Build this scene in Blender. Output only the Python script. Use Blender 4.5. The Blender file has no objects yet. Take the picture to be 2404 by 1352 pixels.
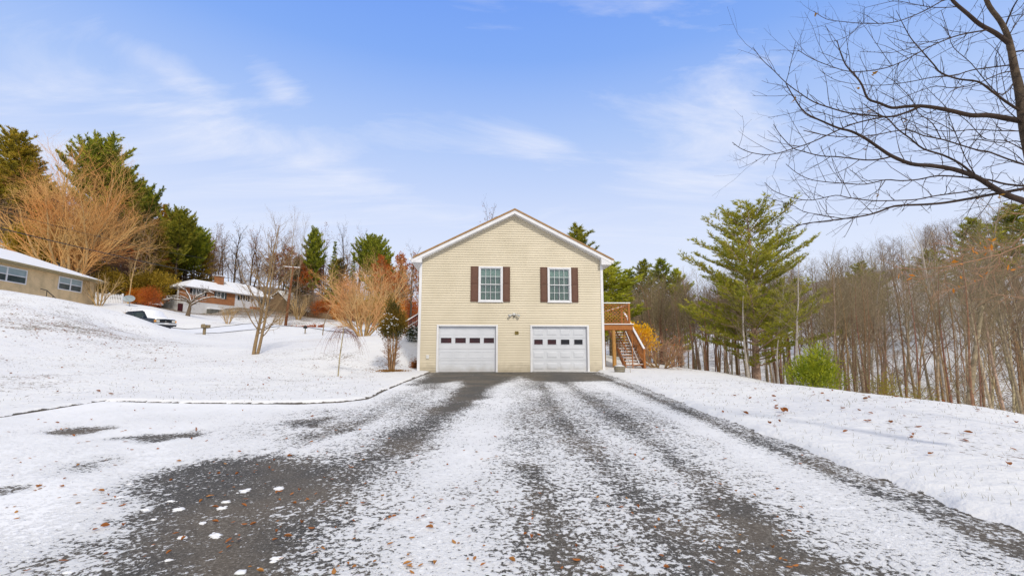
import bpy, math, random
import numpy as np
from mathutils import Vector, Matrix
R = math.radians
sc = bpy.context.scene
COL = sc.collection
F = 1100.0
TH = math.atan(1100/8266)
CZ = 1.1

# ------------------------------------------------------------------ camera
cd = bpy.data.cameras.new('camera'); cam = bpy.data.objects.new('camera', cd); COL.objects.link(cam)
cd.sensor_width = 36; cd.lens = 36*F/2404; cd.clip_end = 3000; cd.clip_start = 0.05
cam.location = (0, 0, CZ); cam.rotation_euler = (R(90)+TH, 0, 0); sc.camera = cam

def ray(px, py):
    u = (px-1202)/F; v = (676-py)/F
    return (u, math.cos(TH)-v*math.sin(TH), math.sin(TH)+v*math.cos(TH))
def at(px, py, Y):
    d = ray(px, py); t = Y/d[1]
    return Vector((d[0]*t, Y, CZ+d[2]*t))
DS, D0 = .0245, -.4
def drive_z(Y):
    return D0+DS*np.minimum(Y, 21.7)
def on_drive(px, py):
    d = ray(px, py); t = (D0-CZ)/(d[2]-DS*d[1])
    return (d[0]*t, d[1]*t)

# ------------------------------------------------------------------ tagging helpers
def tag(o, label=None, cat=None, group=None, kind=None):
    if label: o['label'] = label
    if cat: o['category'] = cat
    if group: o['group'] = group
    if kind: o['kind'] = kind
    return o
def empty(name, loc, rz=0, label=None, cat=None, group=None):
    o = bpy.data.objects.new(name, None); COL.objects.link(o)
    o.location = loc; o.rotation_euler = (0, 0, rz); o.empty_display_size = .2
    return tag(o, label, cat, group)
def copy_tree(o, parent=None):
    c = o.copy(); COL.objects.link(c)
    if parent: c.parent = parent
    for ch in list(o.children): copy_tree(ch, c)
    return c

class MB:
    def __init__(s): s.v = []; s.f = []; s.mi = []; s.m = 0
    def add(s, vs, fs):
        n = len(s.v); s.v.extend([tuple(p) for p in vs])
        s.f.extend([tuple(n+i for i in f) for f in fs]); s.mi.extend([s.m]*len(fs))
    def box(s, x0, x1, y0, y1, z0, z1, M=None):
        vs = [Vector(p) for p in ((x0,y0,z0),(x1,y0,z0),(x1,y1,z0),(x0,y1,z0),(x0,y0,z1),(x1,y0,z1),(x1,y1,z1),(x0,y1,z1))]
        if M: vs = [M @ p for p in vs]
        s.add(vs, [(0,3,2,1),(4,5,6,7),(0,1,5,4),(1,2,6,5),(2,3,7,6),(3,0,4,7)])
    def frustum(s, x0, x1, z0, z1, y0, y1, b):
        s.add([(x0,y0,z0),(x1,y0,z0),(x1,y0,z1),(x0,y0,z1),(x0+b,y1,z0+b),(x1-b,y1,z0+b),(x1-b,y1,z1-b),(x0+b,y1,z1-b)],
              [(0,1,5,4),(1,2,6,5),(2,3,7,6),(3,0,4,7),(4,5,6,7)])
    def prism(s, prof, a0, a1, axis='y'):
        n = len(prof); vs = []
        for a in (a0, a1):
            for (p, q) in prof: vs.append((p, a, q) if axis == 'y' else (a, p, q))
        s.add(vs, [tuple(range(n))[::-1], tuple(range(n, 2*n))] + [(i, (i+1) % n, n+(i+1) % n, n+i) for i in range(n)])
    def bar(s, a, b, w, h=None):
        a = Vector(a); b = Vector(b); d = (b-a); L = d.length; h = h or w
        if L < 1e-6: return
        d /= L; up = Vector((0,0,1)) if abs(d.z) < .95 else Vector((0,1,0))
        x = d.cross(up).normalized(); z = x.cross(d)
        vs = []
        for p in (a, b):
            for i, j in ((-1,-1),(1,-1),(1,1),(-1,1)): vs.append(p+x*(i*w/2)+z*(j*h/2))
        s.add(vs, [(3,2,1,0),(4,5,6,7),(0,1,5,4),(1,2,6,5),(2,3,7,6),(3,0,4,7)])
    def tube(s, pts, rads, n=5, cap=False):
        k = len(pts); base = len(s.v); ref = Vector((.31,.17,.93))
        for i in range(k):
            t = (pts[min(i+1,k-1)]-pts[max(i-1,0)])
            if t.length < 1e-9: t = Vector((0,0,1))
            t.normalize()
            a = t.cross(ref)
            if a.length < .05: a = t.cross(Vector((1,0,0)))
            a.normalize(); b = t.cross(a); r = rads[i]; p = pts[i]
            for j in range(n):
                an = 2*math.pi*j/n; q = p+a*(math.cos(an)*r)+b*(math.sin(an)*r)
                s.v.append((q.x, q.y, q.z))
        for i in range(k-1):
            for j in range(n):
                j2 = (j+1) % n
                s.f.append((base+i*n+j, base+i*n+j2, base+(i+1)*n+j2, base+(i+1)*n+j)); s.mi.append(s.m)
        if cap:
            s.f.append(tuple(base+j for j in range(n))[::-1]); s.f.append(tuple(base+(k-1)*n+j for j in range(n))); s.mi.extend([s.m]*2)
    def ball(s, c, r, sx=1, sy=1, sz=1, n=10, m=6, rng=None, jit=0):
        vs = []; 
        for i in range(m+1):
            ph = math.pi*i/m
            for j in range(n):
                a = 2*math.pi*j/n; k = 1+(rng.uniform(-jit, jit) if rng and 0 < i < m else 0)
                vs.append((c[0]+r*sx*k*math.sin(ph)*math.cos(a), c[1]+r*sy*k*math.sin(ph)*math.sin(a), c[2]+r*sz*k*math.cos(ph)))
        fs = []
        for i in range(m):
            for j in range(n): fs.append((i*n+j, i*n+(j+1) % n, (i+1)*n+(j+1) % n, (i+1)*n+j))
        s.add(vs, fs)
    def build(s, name, mats, parent=None, smooth=False):
        me = bpy.data.meshes.new(name)
        me.from_pydata(s.v, [], s.f); 
        if not isinstance(mats, (list, tuple)): mats = [mats]
        for m in mats: me.materials.append(m)
        if len(mats) > 1: me.polygons.foreach_set('material_index', s.mi)
        if smooth: me.polygons.foreach_set('use_smooth', [True]*len(s.f))
        me.update()
        o = bpy.data.objects.new(name, me); COL.objects.link(o)
        if parent: o.parent = parent
        return o

# ------------------------------------------------------------------ materials
def newmat(name):
    m = bpy.data.materials.new(name); m.use_nodes = True; nt = m.node_tree
    b = nt.nodes['Principled BSDF']; return m, nt, b
def N(nt, t, **k):
    n = nt.nodes.new(t)
    for a, v in k.items():
        if a in n.bl_rna.properties: setattr(n, a, v)
        else: n.inputs[a].default_value = v
    return n
def mixc(nt, fac, a, b, mode='MIX'):
    n = nt.nodes.new('ShaderNodeMix'); n.data_type = 'RGBA'; n.blend_type = mode
    for i, v in ((0, fac), (6, a), (7, b)):
        if hasattr(v, 'is_linked') or isinstance(v, bpy.types.NodeSocket): nt.links.new(v, n.inputs[i])
        elif i == 0: n.inputs[0].default_value = v
        else: n.inputs[i].default_value = (*v, 1) if len(v) == 3 else v
    return n.outputs[2]
def ramp(nt, inp, stops):
    n = nt.nodes.new('ShaderNodeValToRGB'); nt.links.new(inp, n.inputs[0]); e = n.color_ramp.elements
    while len(e) > 1: e.remove(e[-1])
    for i, (p, c) in enumerate(stops):
        if not isinstance(c, (tuple, list)): c = (c, c, c)
        x = e[0] if i == 0 else e.new(p)
        x.position = p; x.color = (*c, 1)
    return n.outputs[0]
def mat(name, c1, c2=None, scale=6, rough=.7, bump=0, bscale=None, objvar=0, detail=4, stretch=None, spec=.3, c3=None, metal=0, trans=0):
    m, nt, b = newmat(name); L = nt.links
    b.inputs['Roughness'].default_value = rough; b.inputs['Specular IOR Level'].default_value = spec
    b.inputs['Metallic'].default_value = metal
    c2 = c2 or tuple(x*.8 for x in c1)
    tc = nt.nodes.new('ShaderNodeTexCoord'); vec = tc.outputs['Object']
    if stretch:
        mp = nt.nodes.new('ShaderNodeMapping'); mp.inputs['Scale'].default_value = stretch; L.new(vec, mp.inputs[0]); vec = mp.outputs[0]
    no = N(nt, 'ShaderNodeTexNoise', Scale=scale, Detail=detail); L.new(vec, no.inputs['Vector'])
    fac = ramp(nt, no.outputs['Fac'], [(.32, 0.), (.68, 1.)])
    col = mixc(nt, fac, c1, c2)
    if c3:
        n3 = N(nt, 'ShaderNodeTexNoise', Scale=scale*.37, Detail=3); L.new(vec, n3.inputs['Vector'])
        col = mixc(nt, ramp(nt, n3.outputs['Fac'], [(.48, 0.), (.62, 1.)]), col, c3)
    if objvar:
        oi = nt.nodes.new('ShaderNodeObjectInfo')
        hs = nt.nodes.new('ShaderNodeHueSaturation')
        mr = N(nt, 'ShaderNodeMapRange'); L.new(oi.outputs['Random'], mr.inputs[0]); mr.inputs[3].default_value = 1-objvar; mr.inputs[4].default_value = 1+objvar
        L.new(mr.outputs[0], hs.inputs['Value'])
        ml = N(nt, 'ShaderNodeMath', operation='MULTIPLY'); L.new(oi.outputs['Random'], ml.inputs[0]); ml.inputs[1].default_value = 7.31
        fr = N(nt, 'ShaderNodeMath', operation='FRACT'); L.new(ml.outputs[0], fr.inputs[0])
        m2 = N(nt, 'ShaderNodeMapRange'); L.new(fr.outputs[0], m2.inputs[0]); m2.inputs[3].default_value = .5-.03*objvar/.3; m2.inputs[4].default_value = .5+.03*objvar/.3
        L.new(m2.outputs[0], hs.inputs['Hue']); L.new(col, hs.inputs['Color']); col = hs.outputs[0]
    L.new(col, b.inputs['Base Color'])
    if trans:
        b.inputs['Transmission Weight'].default_value = 0
        tr = nt.nodes.new('ShaderNodeBsdfTranslucent'); L.new(col, tr.inputs[0]); mx = nt.nodes.new('ShaderNodeMixShader'); mx.inputs[0].default_value = trans
        out = nt.nodes['Material Output']; L.new(b.outputs[0], mx.inputs[1]); L.new(tr.outputs[0], mx.inputs[2]); L.new(mx.outputs[0], out.inputs[0])
    if bump:
        nb = N(nt, 'ShaderNodeTexNoise', Scale=bscale or scale*4, Detail=4); L.new(vec, nb.inputs['Vector'])
        bn = N(nt, 'ShaderNodeBump', Strength=1.0, Distance=bump); L.new(nb.outputs['Fac'], bn.inputs['Height']); L.new(bn.outputs[0], b.inputs['Normal'])
    return m
def brick_mat(name, c1, c2, mortar, sw=.2, sh=.07):
    m, nt, b = newmat(name); L = nt.links
    tc = nt.nodes.new('ShaderNodeTexCoord'); sp = nt.nodes.new('ShaderNodeSeparateXYZ'); L.new(tc.outputs['Object'], sp.inputs[0])
    ad = N(nt, 'ShaderNodeMath', operation='ADD'); L.new(sp.outputs[0], ad.inputs[0]); L.new(sp.outputs[1], ad.inputs[1])
    cb = nt.nodes.new('ShaderNodeCombineXYZ'); L.new(ad.outputs[0], cb.inputs[0]); L.new(sp.outputs[2], cb.inputs[1])
    br = nt.nodes.new('ShaderNodeTexBrick'); L.new(cb.outputs[0], br.inputs['Vector'])
    br.inputs['Color1'].default_value = (*c1, 1); br.inputs['Color2'].default_value = (*c2, 1); br.inputs['Mortar'].default_value = (*mortar, 1)
    br.inputs['Scale'].default_value = 1; br.inputs['Brick Width'].default_value = sw; br.inputs['Row Height'].default_value = sh; br.inputs['Mortar Size'].default_value = .008
    no = N(nt, 'ShaderNodeTexNoise', Scale=1.3, Detail=5); L.new(tc.outputs['Object'], no.inputs['Vector'])
    col = mixc(nt, ramp(nt, no.outputs['Fac'], [(.3, .75), (.7, 1.15)]), (0, 0, 0), br.outputs['Color'])
    L.new(col, b.inputs['Base Color']); b.inputs['Roughness'].default_value = .85
    return m
M = {}
M['siding'] = mat('cream_vinyl', (.63,.56,.425), (.595,.53,.40), scale=1.6, rough=.45, c3=(.57,.505,.375))
M['white'] = mat('white_paint', (.74,.74,.75), (.66,.66,.68), scale=3, rough=.4)
M['door_white'] = mat('garage_door_white', (.64,.66,.70), (.59,.61,.65), scale=2, rough=.4)
M['brownmetal'] = mat('brown_metal_roof', (.34,.20,.085), (.27,.155,.065), scale=5, rough=.5)
M['shutter'] = mat('brown_shutter', (.135,.065,.042), (.115,.055,.036), scale=8, rough=.5)
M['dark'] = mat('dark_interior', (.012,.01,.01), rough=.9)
M['rubber'] = mat('black_rubber', (.02,.02,.02), rough=.8)
M['curtain'] = mat('sage_curtain', (.30,.36,.30), (.20,.26,.21), scale=14, stretch=(1,1,.08), rough=.9)
M['shade'] = mat('pale_roller_shade', (.42,.50,.46), (.38,.46,.43), rough=.8)
M['redglass'] = mat('garage_interior_red', (.045,.006,.006), (.02,.004,.004), scale=3, rough=.15, spec=.5)
M['blackglass'] = mat('garage_interior_dark', (.006,.006,.008), (.012,.008,.01), rough=.12, spec=.5)
M['wood'] = mat('stained_deck_wood', (.42,.165,.04), (.31,.11,.028), scale=4, stretch=(6,6,1), rough=.6, bump=.003)
M['postwood'] = mat('round_post_wood', (.55,.30,.09), (.34,.17,.05), scale=5, stretch=(6,6,1), rough=.7, bump=.004)
M['redwood'] = mat('dark_red_stain', (.12,.018,.012), (.08,.012,.01), rough=.6)
M['snowplain'] = mat('fresh_snow', (.84,.85,.87), (.79,.80,.83), scale=9, rough=.6, bump=.006, bscale=30)
M['metal'] = mat('grey_metal', (.35,.36,.38), rough=.35, metal=.6)
M['greydish'] = mat('grey_dish', (.36,.42,.45), rough=.5)
M['brass'] = mat('brass', (.30,.22,.05), (.2,.14,.03), rough=.4, metal=.5)
M['tanbrick'] = brick_mat('tan_brick', (.74,.54,.29), (.68,.49,.26), (.50,.39,.25), .2, .08)
M['redbrick'] = brick_mat('red_brick', (.46,.17,.045), (.34,.12,.035), (.3,.2,.14), .22, .08)
M['tantrim'] = mat('olive_tan_trim', (.40,.33,.19), rough=.6)
M['ofwhite'] = mat('off_white_wall', (.66,.66,.66), (.6,.6,.6), scale=2, rough=.7)
M['concrete'] = mat('concrete', (.55,.55,.54), (.46,.46,.45), scale=2, rough=.9)
M['rockdark'] = mat('dark_rock', (.06,.06,.05), (.2,.2,.18), scale=8, rough=.9)
M['glassgrey'] = mat('window_grey', (.06,.08,.08), (.03,.045,.045), scale=2, rough=.1, spec=.6)
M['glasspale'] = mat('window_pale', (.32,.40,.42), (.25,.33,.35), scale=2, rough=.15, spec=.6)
M['carblue'] = mat('dark_slate_paint', (.02,.035,.055), rough=.25, spec=.6)
M['carwhite'] = mat('silver_white_paint', (.55,.57,.6), rough=.3, spec=.6)
M['maroon'] = mat('maroon_paint', (.06,.004,.008), rough=.3, spec=.5)
M['lens'] = mat('clear_lens', (.7,.7,.66), rough=.1, spec=.6)
M['amber'] = mat('amber_lens', (.8,.35,.06), rough=.2)
M['tailred'] = mat('red_lens', (.4,.02,.02), rough=.2)
M['chrome'] = mat('chrome', (.6,.6,.6), rough=.2, metal=.9)
M['polewood'] = mat('utility_pole_wood', (.20,.07,.025), (.13,.05,.02), scale=4, stretch=(5,5,.6), rough=.9)
M['wire'] = mat('black_wire', (.03,.03,.03), rough=.6)
M['mailwood'] = mat('weathered_wood', (.26,.20,.12), (.18,.14,.08), scale=10, rough=.8)
M['barnwood'] = mat('barn_boards', (.24,.16,.09), (.16,.10,.06), scale=3, stretch=(8,8,.3), rough=.9)
M['barrel'] = mat('barrel_staves', (.30,.25,.16), (.2,.17,.11), scale=14, stretch=(2,2,.3), rough=.8)
M['plastic'] = mat('white_plastic', (.7,.7,.68), rough=.4)
BK = dict(rough=.9, detail=5)
M['bark'] = mat('grey_brown_bark', (.44,.34,.23), (.19,.14,.095), scale=7, objvar=.3, **BK)
M['twig'] = mat('twig_grey_brown', (.36,.28,.17), (.15,.115,.07), scale=3, objvar=.28, **BK)
M['bark_red'] = mat('reddish_bark', (.34,.20,.11), (.17,.095,.055), scale=7, objvar=.25, **BK)
M['twig_red'] = mat('twig_reddish', (.28,.19,.115), (.14,.095,.06), scale=3, objvar=.25, **BK)
M['twig_gold'] = mat('twig_golden', (.64,.44,.16), (.60,.27,.07), scale=.35, objvar=.08, **BK)
M['twig_rust'] = mat('twig_rust', (.46,.17,.06), (.30,.11,.035), scale=1.2, **BK)
M['twig_pink'] = mat('twig_pinkish', (.62,.43,.20), (.58,.26,.10), scale=.7, **BK)
M['bark_gold'] = mat('bark_golden', (.50,.34,.16), (.32,.21,.09), scale=4, **BK)
M['bark_dark'] = mat('dark_bark', (.12,.085,.055), (.045,.032,.022), scale=16, bump=.012, bscale=34, **BK)
M['twig_dark'] = mat('dark_twig', (.06,.038,.027), (.03,.02,.015), scale=5, **BK)
M['bark_white'] = mat('pale_bark', (.58,.53,.47), (.38,.33,.28), scale=8, **BK)
M['bark_beech'] = mat('orange_beige_bark', (.42,.24,.14), (.30,.18,.11), scale=6, **BK)
M['bark_young'] = mat('young_tree_bark', (.30,.20,.10), (.19,.13,.07), scale=9, **BK)
M['bark_apple'] = mat('apple_bark', (.17,.12,.075), (.11,.08,.05), scale=8, **BK)
NK = dict(rough=.55, detail=3, trans=.35)
M['needle'] = mat('pine_needles', (.24,.30,.03), (.66,.64,.07), scale=1.6, objvar=.15, **NK)
M['needle_dark'] = mat('pine_needles_dark', (.12,.16,.018), (.52,.50,.045), scale=1.3, objvar=.15, **NK)
M['needle_yel'] = mat('pine_needles_yellow_green', (.30,.36,.03), (.68,.66,.07), scale=.8, **NK)
M['needle_olive'] = mat('needles_olive', (.20,.17,.02), (.52,.36,.035), scale=1.3, objvar=.2, **NK)
M['needle_brown'] = mat('dying_needles', (.34,.15,.025), (.50,.27,.04), scale=.8, objvar=.2, **NK)
M['bushgreen'] = mat('bush_leaves', (.11,.18,.010), (.55,.56,.035), scale=3.2, **NK)
M['arbor'] = mat('arborvitae_scales', (.055,.06,.012), (.19,.13,.018), scale=2.5, c3=(.26,.15,.018), **NK)
M['leaf_orange'] = mat('orange_leaves', (.70,.28,.02), (.50,.15,.015), scale=4, **NK)
M['leaf_yellow'] = mat('yellow_leaves', (.94,.62,.025), (.82,.44,.015), scale=4, **NK)
M['leaf_rust'] = mat('rust_leaves', (.55,.15,.02), (.34,.08,.015), scale=1.5, **NK)
M['leaf_oak'] = mat('brown_oak_leaves', (.40,.17,.03), (.24,.10,.02), scale=1.5, objvar=.2, **NK)
M['leaf_goldolive'] = mat('golden_olive_leaves', (.50,.33,.03), (.20,.14,.015), scale=1.2, **NK)
M['leaf_green_dark'] = mat('dark_green_leaves', (.018,.04,.01), (.05,.07,.014), scale=3, **NK)
M['fallen'] = mat('fallen_leaf', (.38,.13,.025), (.22,.075,.02), scale=3, rough=.7, c3=(.42,.2,.05))
M['grassdry'] = mat('dry_grass', (.18,.15,.06), (.12,.12,.05), scale=5, rough=.8)

def add_dirt(m, z0, z1, colr, k):
    nt = m.node_tree; L = nt.links; b = nt.nodes['Principled BSDF']; src = b.inputs['Base Color'].links[0].from_socket
    tc = nt.nodes.new('ShaderNodeTexCoord'); sp = nt.nodes.new('ShaderNodeSeparateXYZ'); L.new(tc.outputs['Object'], sp.inputs[0])
    no = N(nt, 'ShaderNodeTexNoise', Scale=3.5, Detail=5.); L.new(tc.outputs['Object'], no.inputs['Vector'])
    a = N(nt, 'ShaderNodeMath', operation='MULTIPLY_ADD'); L.new(no.outputs['Fac'], a.inputs[0]); a.inputs[1].default_value = (z1-z0)*1.6; L.new(sp.outputs[2], a.inputs[2])
    mr = N(nt, 'ShaderNodeMapRange'); L.new(a.outputs[0], mr.inputs[0]); mr.inputs[1].default_value = z0+(z1-z0)*.8; mr.inputs[2].default_value = z0+(z1-z0)*1.9; mr.inputs[3].default_value = k; mr.inputs[4].default_value = 0
    L.new(mixc(nt, mr.outputs[0], src, colr), b.inputs['Base Color'])
add_dirt(M['siding'], .1, .55, (.30,.25,.17), .7); add_dirt(M['door_white'], .1, .4, (.40,.37,.32), .6)
def glass_mat():
    m, nt, b = newmat('window_glass'); L = nt.links
    g = N(nt, 'ShaderNodeBsdfGlossy', Roughness=.03); t = nt.nodes.new('ShaderNodeBsdfTransparent'); t.inputs[0].default_value = (.82,.9,.87,1)
    fr = N(nt, 'ShaderNodeFresnel', IOR=1.5); ad = N(nt, 'ShaderNodeMath', operation='ADD'); L.new(fr.outputs[0], ad.inputs[0]); ad.inputs[1].default_value = .06
    mx = nt.nodes.new('ShaderNodeMixShader'); L.new(ad.outputs[0], mx.inputs[0]); L.new(t.outputs[0], mx.inputs[1]); L.new(g.outputs[0], mx.inputs[2])
    L.new(mx.outputs[0], nt.nodes['Material Output'].inputs[0]); return m
M['glass'] = glass_mat()

# ground snow: white cover with grass and leaf litter showing through where the attribute says it is thin
def ground_mat():
    m, nt, b = newmat('snowy_ground'); L = nt.links
    tc = nt.nodes.new('ShaderNodeTexCoord'); v = tc.outputs['Object']
    at_ = nt.nodes.new('ShaderNodeAttribute'); at_.attribute_name = 'litter'
    so = nt.nodes.new('ShaderNodeAttribute'); so.attribute_name = 'soil'
    mp = nt.nodes.new('ShaderNodeMapping'); mp.inputs['Scale'].default_value = (1, .8, 1); L.new(v, mp.inputs[0])
    n1 = N(nt, 'ShaderNodeTexNoise', Scale=11., Detail=6., Roughness=.62); L.new(mp.outputs[0], n1.inputs['Vector'])
    n2 = N(nt, 'ShaderNodeTexNoise', Scale=.9, Detail=3.); L.new(v, n2.inputs['Vector'])
    # threshold = fine + coarse*0.35 + litter
    a = N(nt, 'ShaderNodeMath', operation='MULTIPLY'); L.new(n2.outputs['Fac'], a.inputs[0]); a.inputs[1].default_value = .36
    c = N(nt, 'ShaderNodeMath', operation='ADD'); L.new(n1.outputs['Fac'], c.inputs[0]); L.new(a.outputs[0], c.inputs[1])
    d = N(nt, 'ShaderNodeMath', operation='ADD'); L.new(c.outputs[0], d.inputs[0]); L.new(at_.outputs['Fac'], d.inputs[1])
    mask = ramp(nt, d.outputs[0], [(.83, 0.), (.90, .75), (.97, 1.)])
    n3 = N(nt, 'ShaderNodeTexNoise', Scale=2.2, Detail=3.); L.new(v, n3.inputs['Vector'])
    lit = ramp(nt, n3.outputs['Fac'], [(.35, (.10,.095,.045)), (.5, (.19,.13,.07)), (.66, (.16,.075,.035))])
    n4 = N(nt, 'ShaderNodeTexNoise', Scale=.35, Detail=4.); L.new(v, n4.inputs['Vector'])
    sn = ramp(nt, n4.outputs['Fac'], [(.35, (.755,.755,.76)), (.65, (.80,.80,.79))])
    col = mixc(nt, mask, sn, lit)
    sm = N(nt, 'ShaderNodeMath', operation='SUBTRACT'); L.new(so.outputs['Fac'], sm.inputs[0]); L.new(n1.outputs['Fac'], sm.inputs[1])
    smr = ramp(nt, sm.outputs[0], [(0., 0.), (.06, 1.)])
    col = mixc(nt, smr, col, (.09,.075,.055))
    L.new(col, b.inputs['Base Color']); b.inputs['Roughness'].default_value = .65; b.inputs['Specular IOR Level'].default_value = .25
    inv = N(nt, 'ShaderNodeMath', operation='SUBTRACT'); inv.inputs[0].default_value = 1.; L.new(d.outputs[0], inv.inputs[1])
    nb = N(nt, 'ShaderNodeTexNoise', Scale=3.2, Detail=5.); L.new(v, nb.inputs['Vector'])
    ms = N(nt, 'ShaderNodeMath', operation='MULTIPLY_ADD'); L.new(nb.outputs['Fac'], ms.inputs[0]); ms.inputs[1].default_value = 2.2; L.new(inv.outputs[0], ms.inputs[2])
    bn = N(nt, 'ShaderNodeBump', Strength=.75, Distance=.03); L.new(ms.outputs[0], bn.inputs['Height']); L.new(bn.outputs[0], b.inputs['Normal'])
    return m
M['ground'] = ground_mat()
def drive_mat():
    m, nt, b = newmat('snow_dusted_asphalt'); L = nt.links
    tc = nt.nodes.new('ShaderNodeTexCoord'); v = tc.outputs['Object']
    cv = nt.nodes.new('ShaderNodeAttribute'); cv.attribute_name = 'cover'
    n1 = N(nt, 'ShaderNodeTexNoise', Scale=23., Detail=8., Roughness=.70, Distortion=.3); L.new(v, n1.inputs['Vector'])
    n2 = N(nt, 'ShaderNodeTexNoise', Scale=7., Detail=5.); L.new(v, n2.inputs['Vector'])
    nc = N(nt, 'ShaderNodeMath', operation='MULTIPLY'); L.new(n1.outputs['Fac'], nc.inputs[0]); nc.inputs[1].default_value = 1.4
    s1 = N(nt, 'ShaderNodeMath', operation='MULTIPLY_ADD'); L.new(n2.outputs['Fac'], s1.inputs[0]); s1.inputs[1].default_value = .34; L.new(nc.outputs[0], s1.inputs[2])
    # s1 mean ~ .71 ; thr = .42+.58*cover
    th = N(nt, 'ShaderNodeMath', operation='MULTIPLY_ADD'); L.new(cv.outputs['Fac'], th.inputs[0]); th.inputs[1].default_value = .36; th.inputs[2].default_value = .708
    df = N(nt, 'ShaderNodeMath', operation='SUBTRACT'); L.new(th.outputs[0], df.inputs[0]); L.new(s1.outputs[0], df.inputs[1])
    mask = ramp(nt, df.outputs[0], [(0., 0.), (.008, .55), (.03, .96), (.06, 1.)])
    vo = N(nt, 'ShaderNodeTexVoronoi', Scale=95.); L.new(v, vo.inputs['Vector'])
    n5 = N(nt, 'ShaderNodeTexNoise', Scale=48., Detail=6., Roughness=.8); L.new(v, n5.inputs['Vector'])
    n6 = N(nt, 'ShaderNodeTexNoise', Scale=.8, Detail=4.); L.new(v, n6.inputs['Vector'])
    asp = ramp(nt, n5.outputs['Fac'], [(.36, (.012,.011,.011)), (.5, (.075,.070,.062)), (.57, (.17,.155,.13)), (.66, (.50,.49,.46))])
    dirt = ramp(nt, n6.outputs['Fac'], [(.42, (.055,.052,.047)), (.62, (.17,.135,.095))])
    asp = mixc(nt, .42, asp, dirt)
    n4 = N(nt, 'ShaderNodeTexNoise', Scale=.6, Detail=4.); L.new(v, n4.inputs['Vector'])
    sn = ramp(nt, n4.outputs['Fac'], [(.35, (.83,.835,.84)), (.65, (.88,.88,.88))])
    col = mixc(nt, mask, asp, sn)
    L.new(col, b.inputs['Base Color']); b.inputs['Roughness'].default_value = .7; b.inputs['Specular IOR Level'].default_value = .2
    h = ramp(nt, df.outputs[0], [(0., 0.), (.05, .45), (.3, 1.)])
    ag = N(nt, 'ShaderNodeMath', operation='MULTIPLY_ADD'); L.new(n5.outputs['Fac'], ag.inputs[0]); ag.inputs[1].default_value = .12; L.new(h, ag.inputs[2])
    bn = N(nt, 'ShaderNodeBump', Strength=.8, Distance=.014); L.new(ag.outputs[0], bn.inputs['Height']); L.new(bn.outputs[0], b.inputs['Normal'])
    return m
M['drive'] = drive_mat()
M['roadasphalt'] = mat('road_asphalt', (.07,.068,.065), (.12,.115,.11), scale=2, rough=.9)
M['roadsnow'] = mat('packed_road_snow', (.76,.78,.82), (.70,.72,.77), scale=1.3, rough=.7)

# ------------------------------------------------------------------ terrain
ctrl = []
for px, py, Y in [
    (0,940,11.5),(240,905,14),(500,900,15.5),(600,860,20),(600,835,25),(793,890,20),(700,868,20),(918,868,21.5),(870,880,19),(975,866,21.6),
    (850,793,35),(700,800,34),(955,800,28),(985,785,31),(716,785,48),(760,790,45),(480,787,42),(400,776,40),(540,791,43),(620,792,44),
    (0,697,30),(110,706,32),(220,721,36),(300,741,36.3),(350,758.5,37),(400,777.5,37.8),(0,800,21),(200,803,24),(400,803,31),(0,880,15),(200,870,17),(400,850,22),(520,815,33),
    (0,745,26),(150,750,29),(280,775,33),
    (443,743,56),(350,720,55),(300,716,52),(330,714,68),(420,760,49),(500,762,50),(600,760,56),(480,742,68),(550,741,70),(413,729,74),(480,739,77.5),(545,724,82),(627,731,90),(360,714,75),(590,735,80),(650,734,86),
    (668,776,64),(650,750,70),(750,752,75),(800,757,70),(880,772,60),(700,742,86),(960,780,50),
    (50,585,64),(150,622,68),(250,645,74),(0,535,75),(350,655,92),(450,668,105),(550,680,115),(700,690,125),(850,720,125),(1000,770,90),(1200,780,110),
    (1460,866,26),(1560,866,27),(1640,873,24),(1800,905,17),(2000,927,14.3),(2200,956,12),(2404,986,10.2),
    (1500,855,40),(1430,850,60)]:
    p = at(px, py, Y); ctrl.append((p.x, p.y, p.z))
ctrl += [(-45,50,5.9),(-41.5,38,5.7),(-60,50,6.2),(-60,38,6),(-29.5,40.5,2.6),(-34,42.5,2.7),(-31,46,2.9),(-50,30,5),
    (14,10,-2.3),(18,9,-4.6),(17,20,-2.3),(14.7,28,-.75),(25,20,-5),(30,35,-3.2),(24,45,-2.6),(15,50,-2),(40,45,2.4),(50,60,6.5),(62,80,11),(37,72,2.6),(15,80,1.5),(36,20,-2.5),(46,32,4),(62,42,10),(30,8,-5),(44,8,0),
    (6,5,-.30),(8,2,-.42),(7,12,-.14),(6,18,.05),(6,23,.14),(9,6,-.44),(8,26,.1),
    (0,-20,-.8),(-30,-10,-.6),(28,-20,-4),(-30,6,.6),(-20,9,.1),(-14,5,-.3),
    (-100,0,12),(-120,90,24),(-60,150,19),(0,170,13),(80,160,20),(130,80,26),(110,0,12),(40,-100,-4),(-60,-90,0),
    (-300,0,35),(-250,250,34),(0,380,25),(260,260,42),(380,0,30),(260,-260,8),(0,-380,0),(-260,-260,15)]
CT = np.array(ctrl)
def _U(r2): return r2*np.log(r2+1e-9)
n_ = len(CT); A = np.zeros((n_+3, n_+3))
r2 = ((CT[:,None,:2]-CT[None,:,:2])**2).sum(-1)/1e4
A[:n_,:n_] = _U(r2)+np.eye(n_)*2e-5
A[:n_,n_] = 1; A[:n_,n_+1:] = CT[:,:2]/100; A[n_,:n_] = 1; A[n_+1:,:n_] = CT[:,:2].T/100
W = np.linalg.solve(A, np.concatenate([CT[:,2], np.zeros(3)]))
def tps(X, Y):
    X = np.asarray(X, float); Y = np.asarray(Y, float); out = W[n_]+W[n_+1]*X/100+W[n_+2]*Y/100
    for i in range(n_):
        out = out+W[i]*_U(((X-CT[i,0])**2+(Y-CT[i,1])**2)/1e4)
    return out
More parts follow.
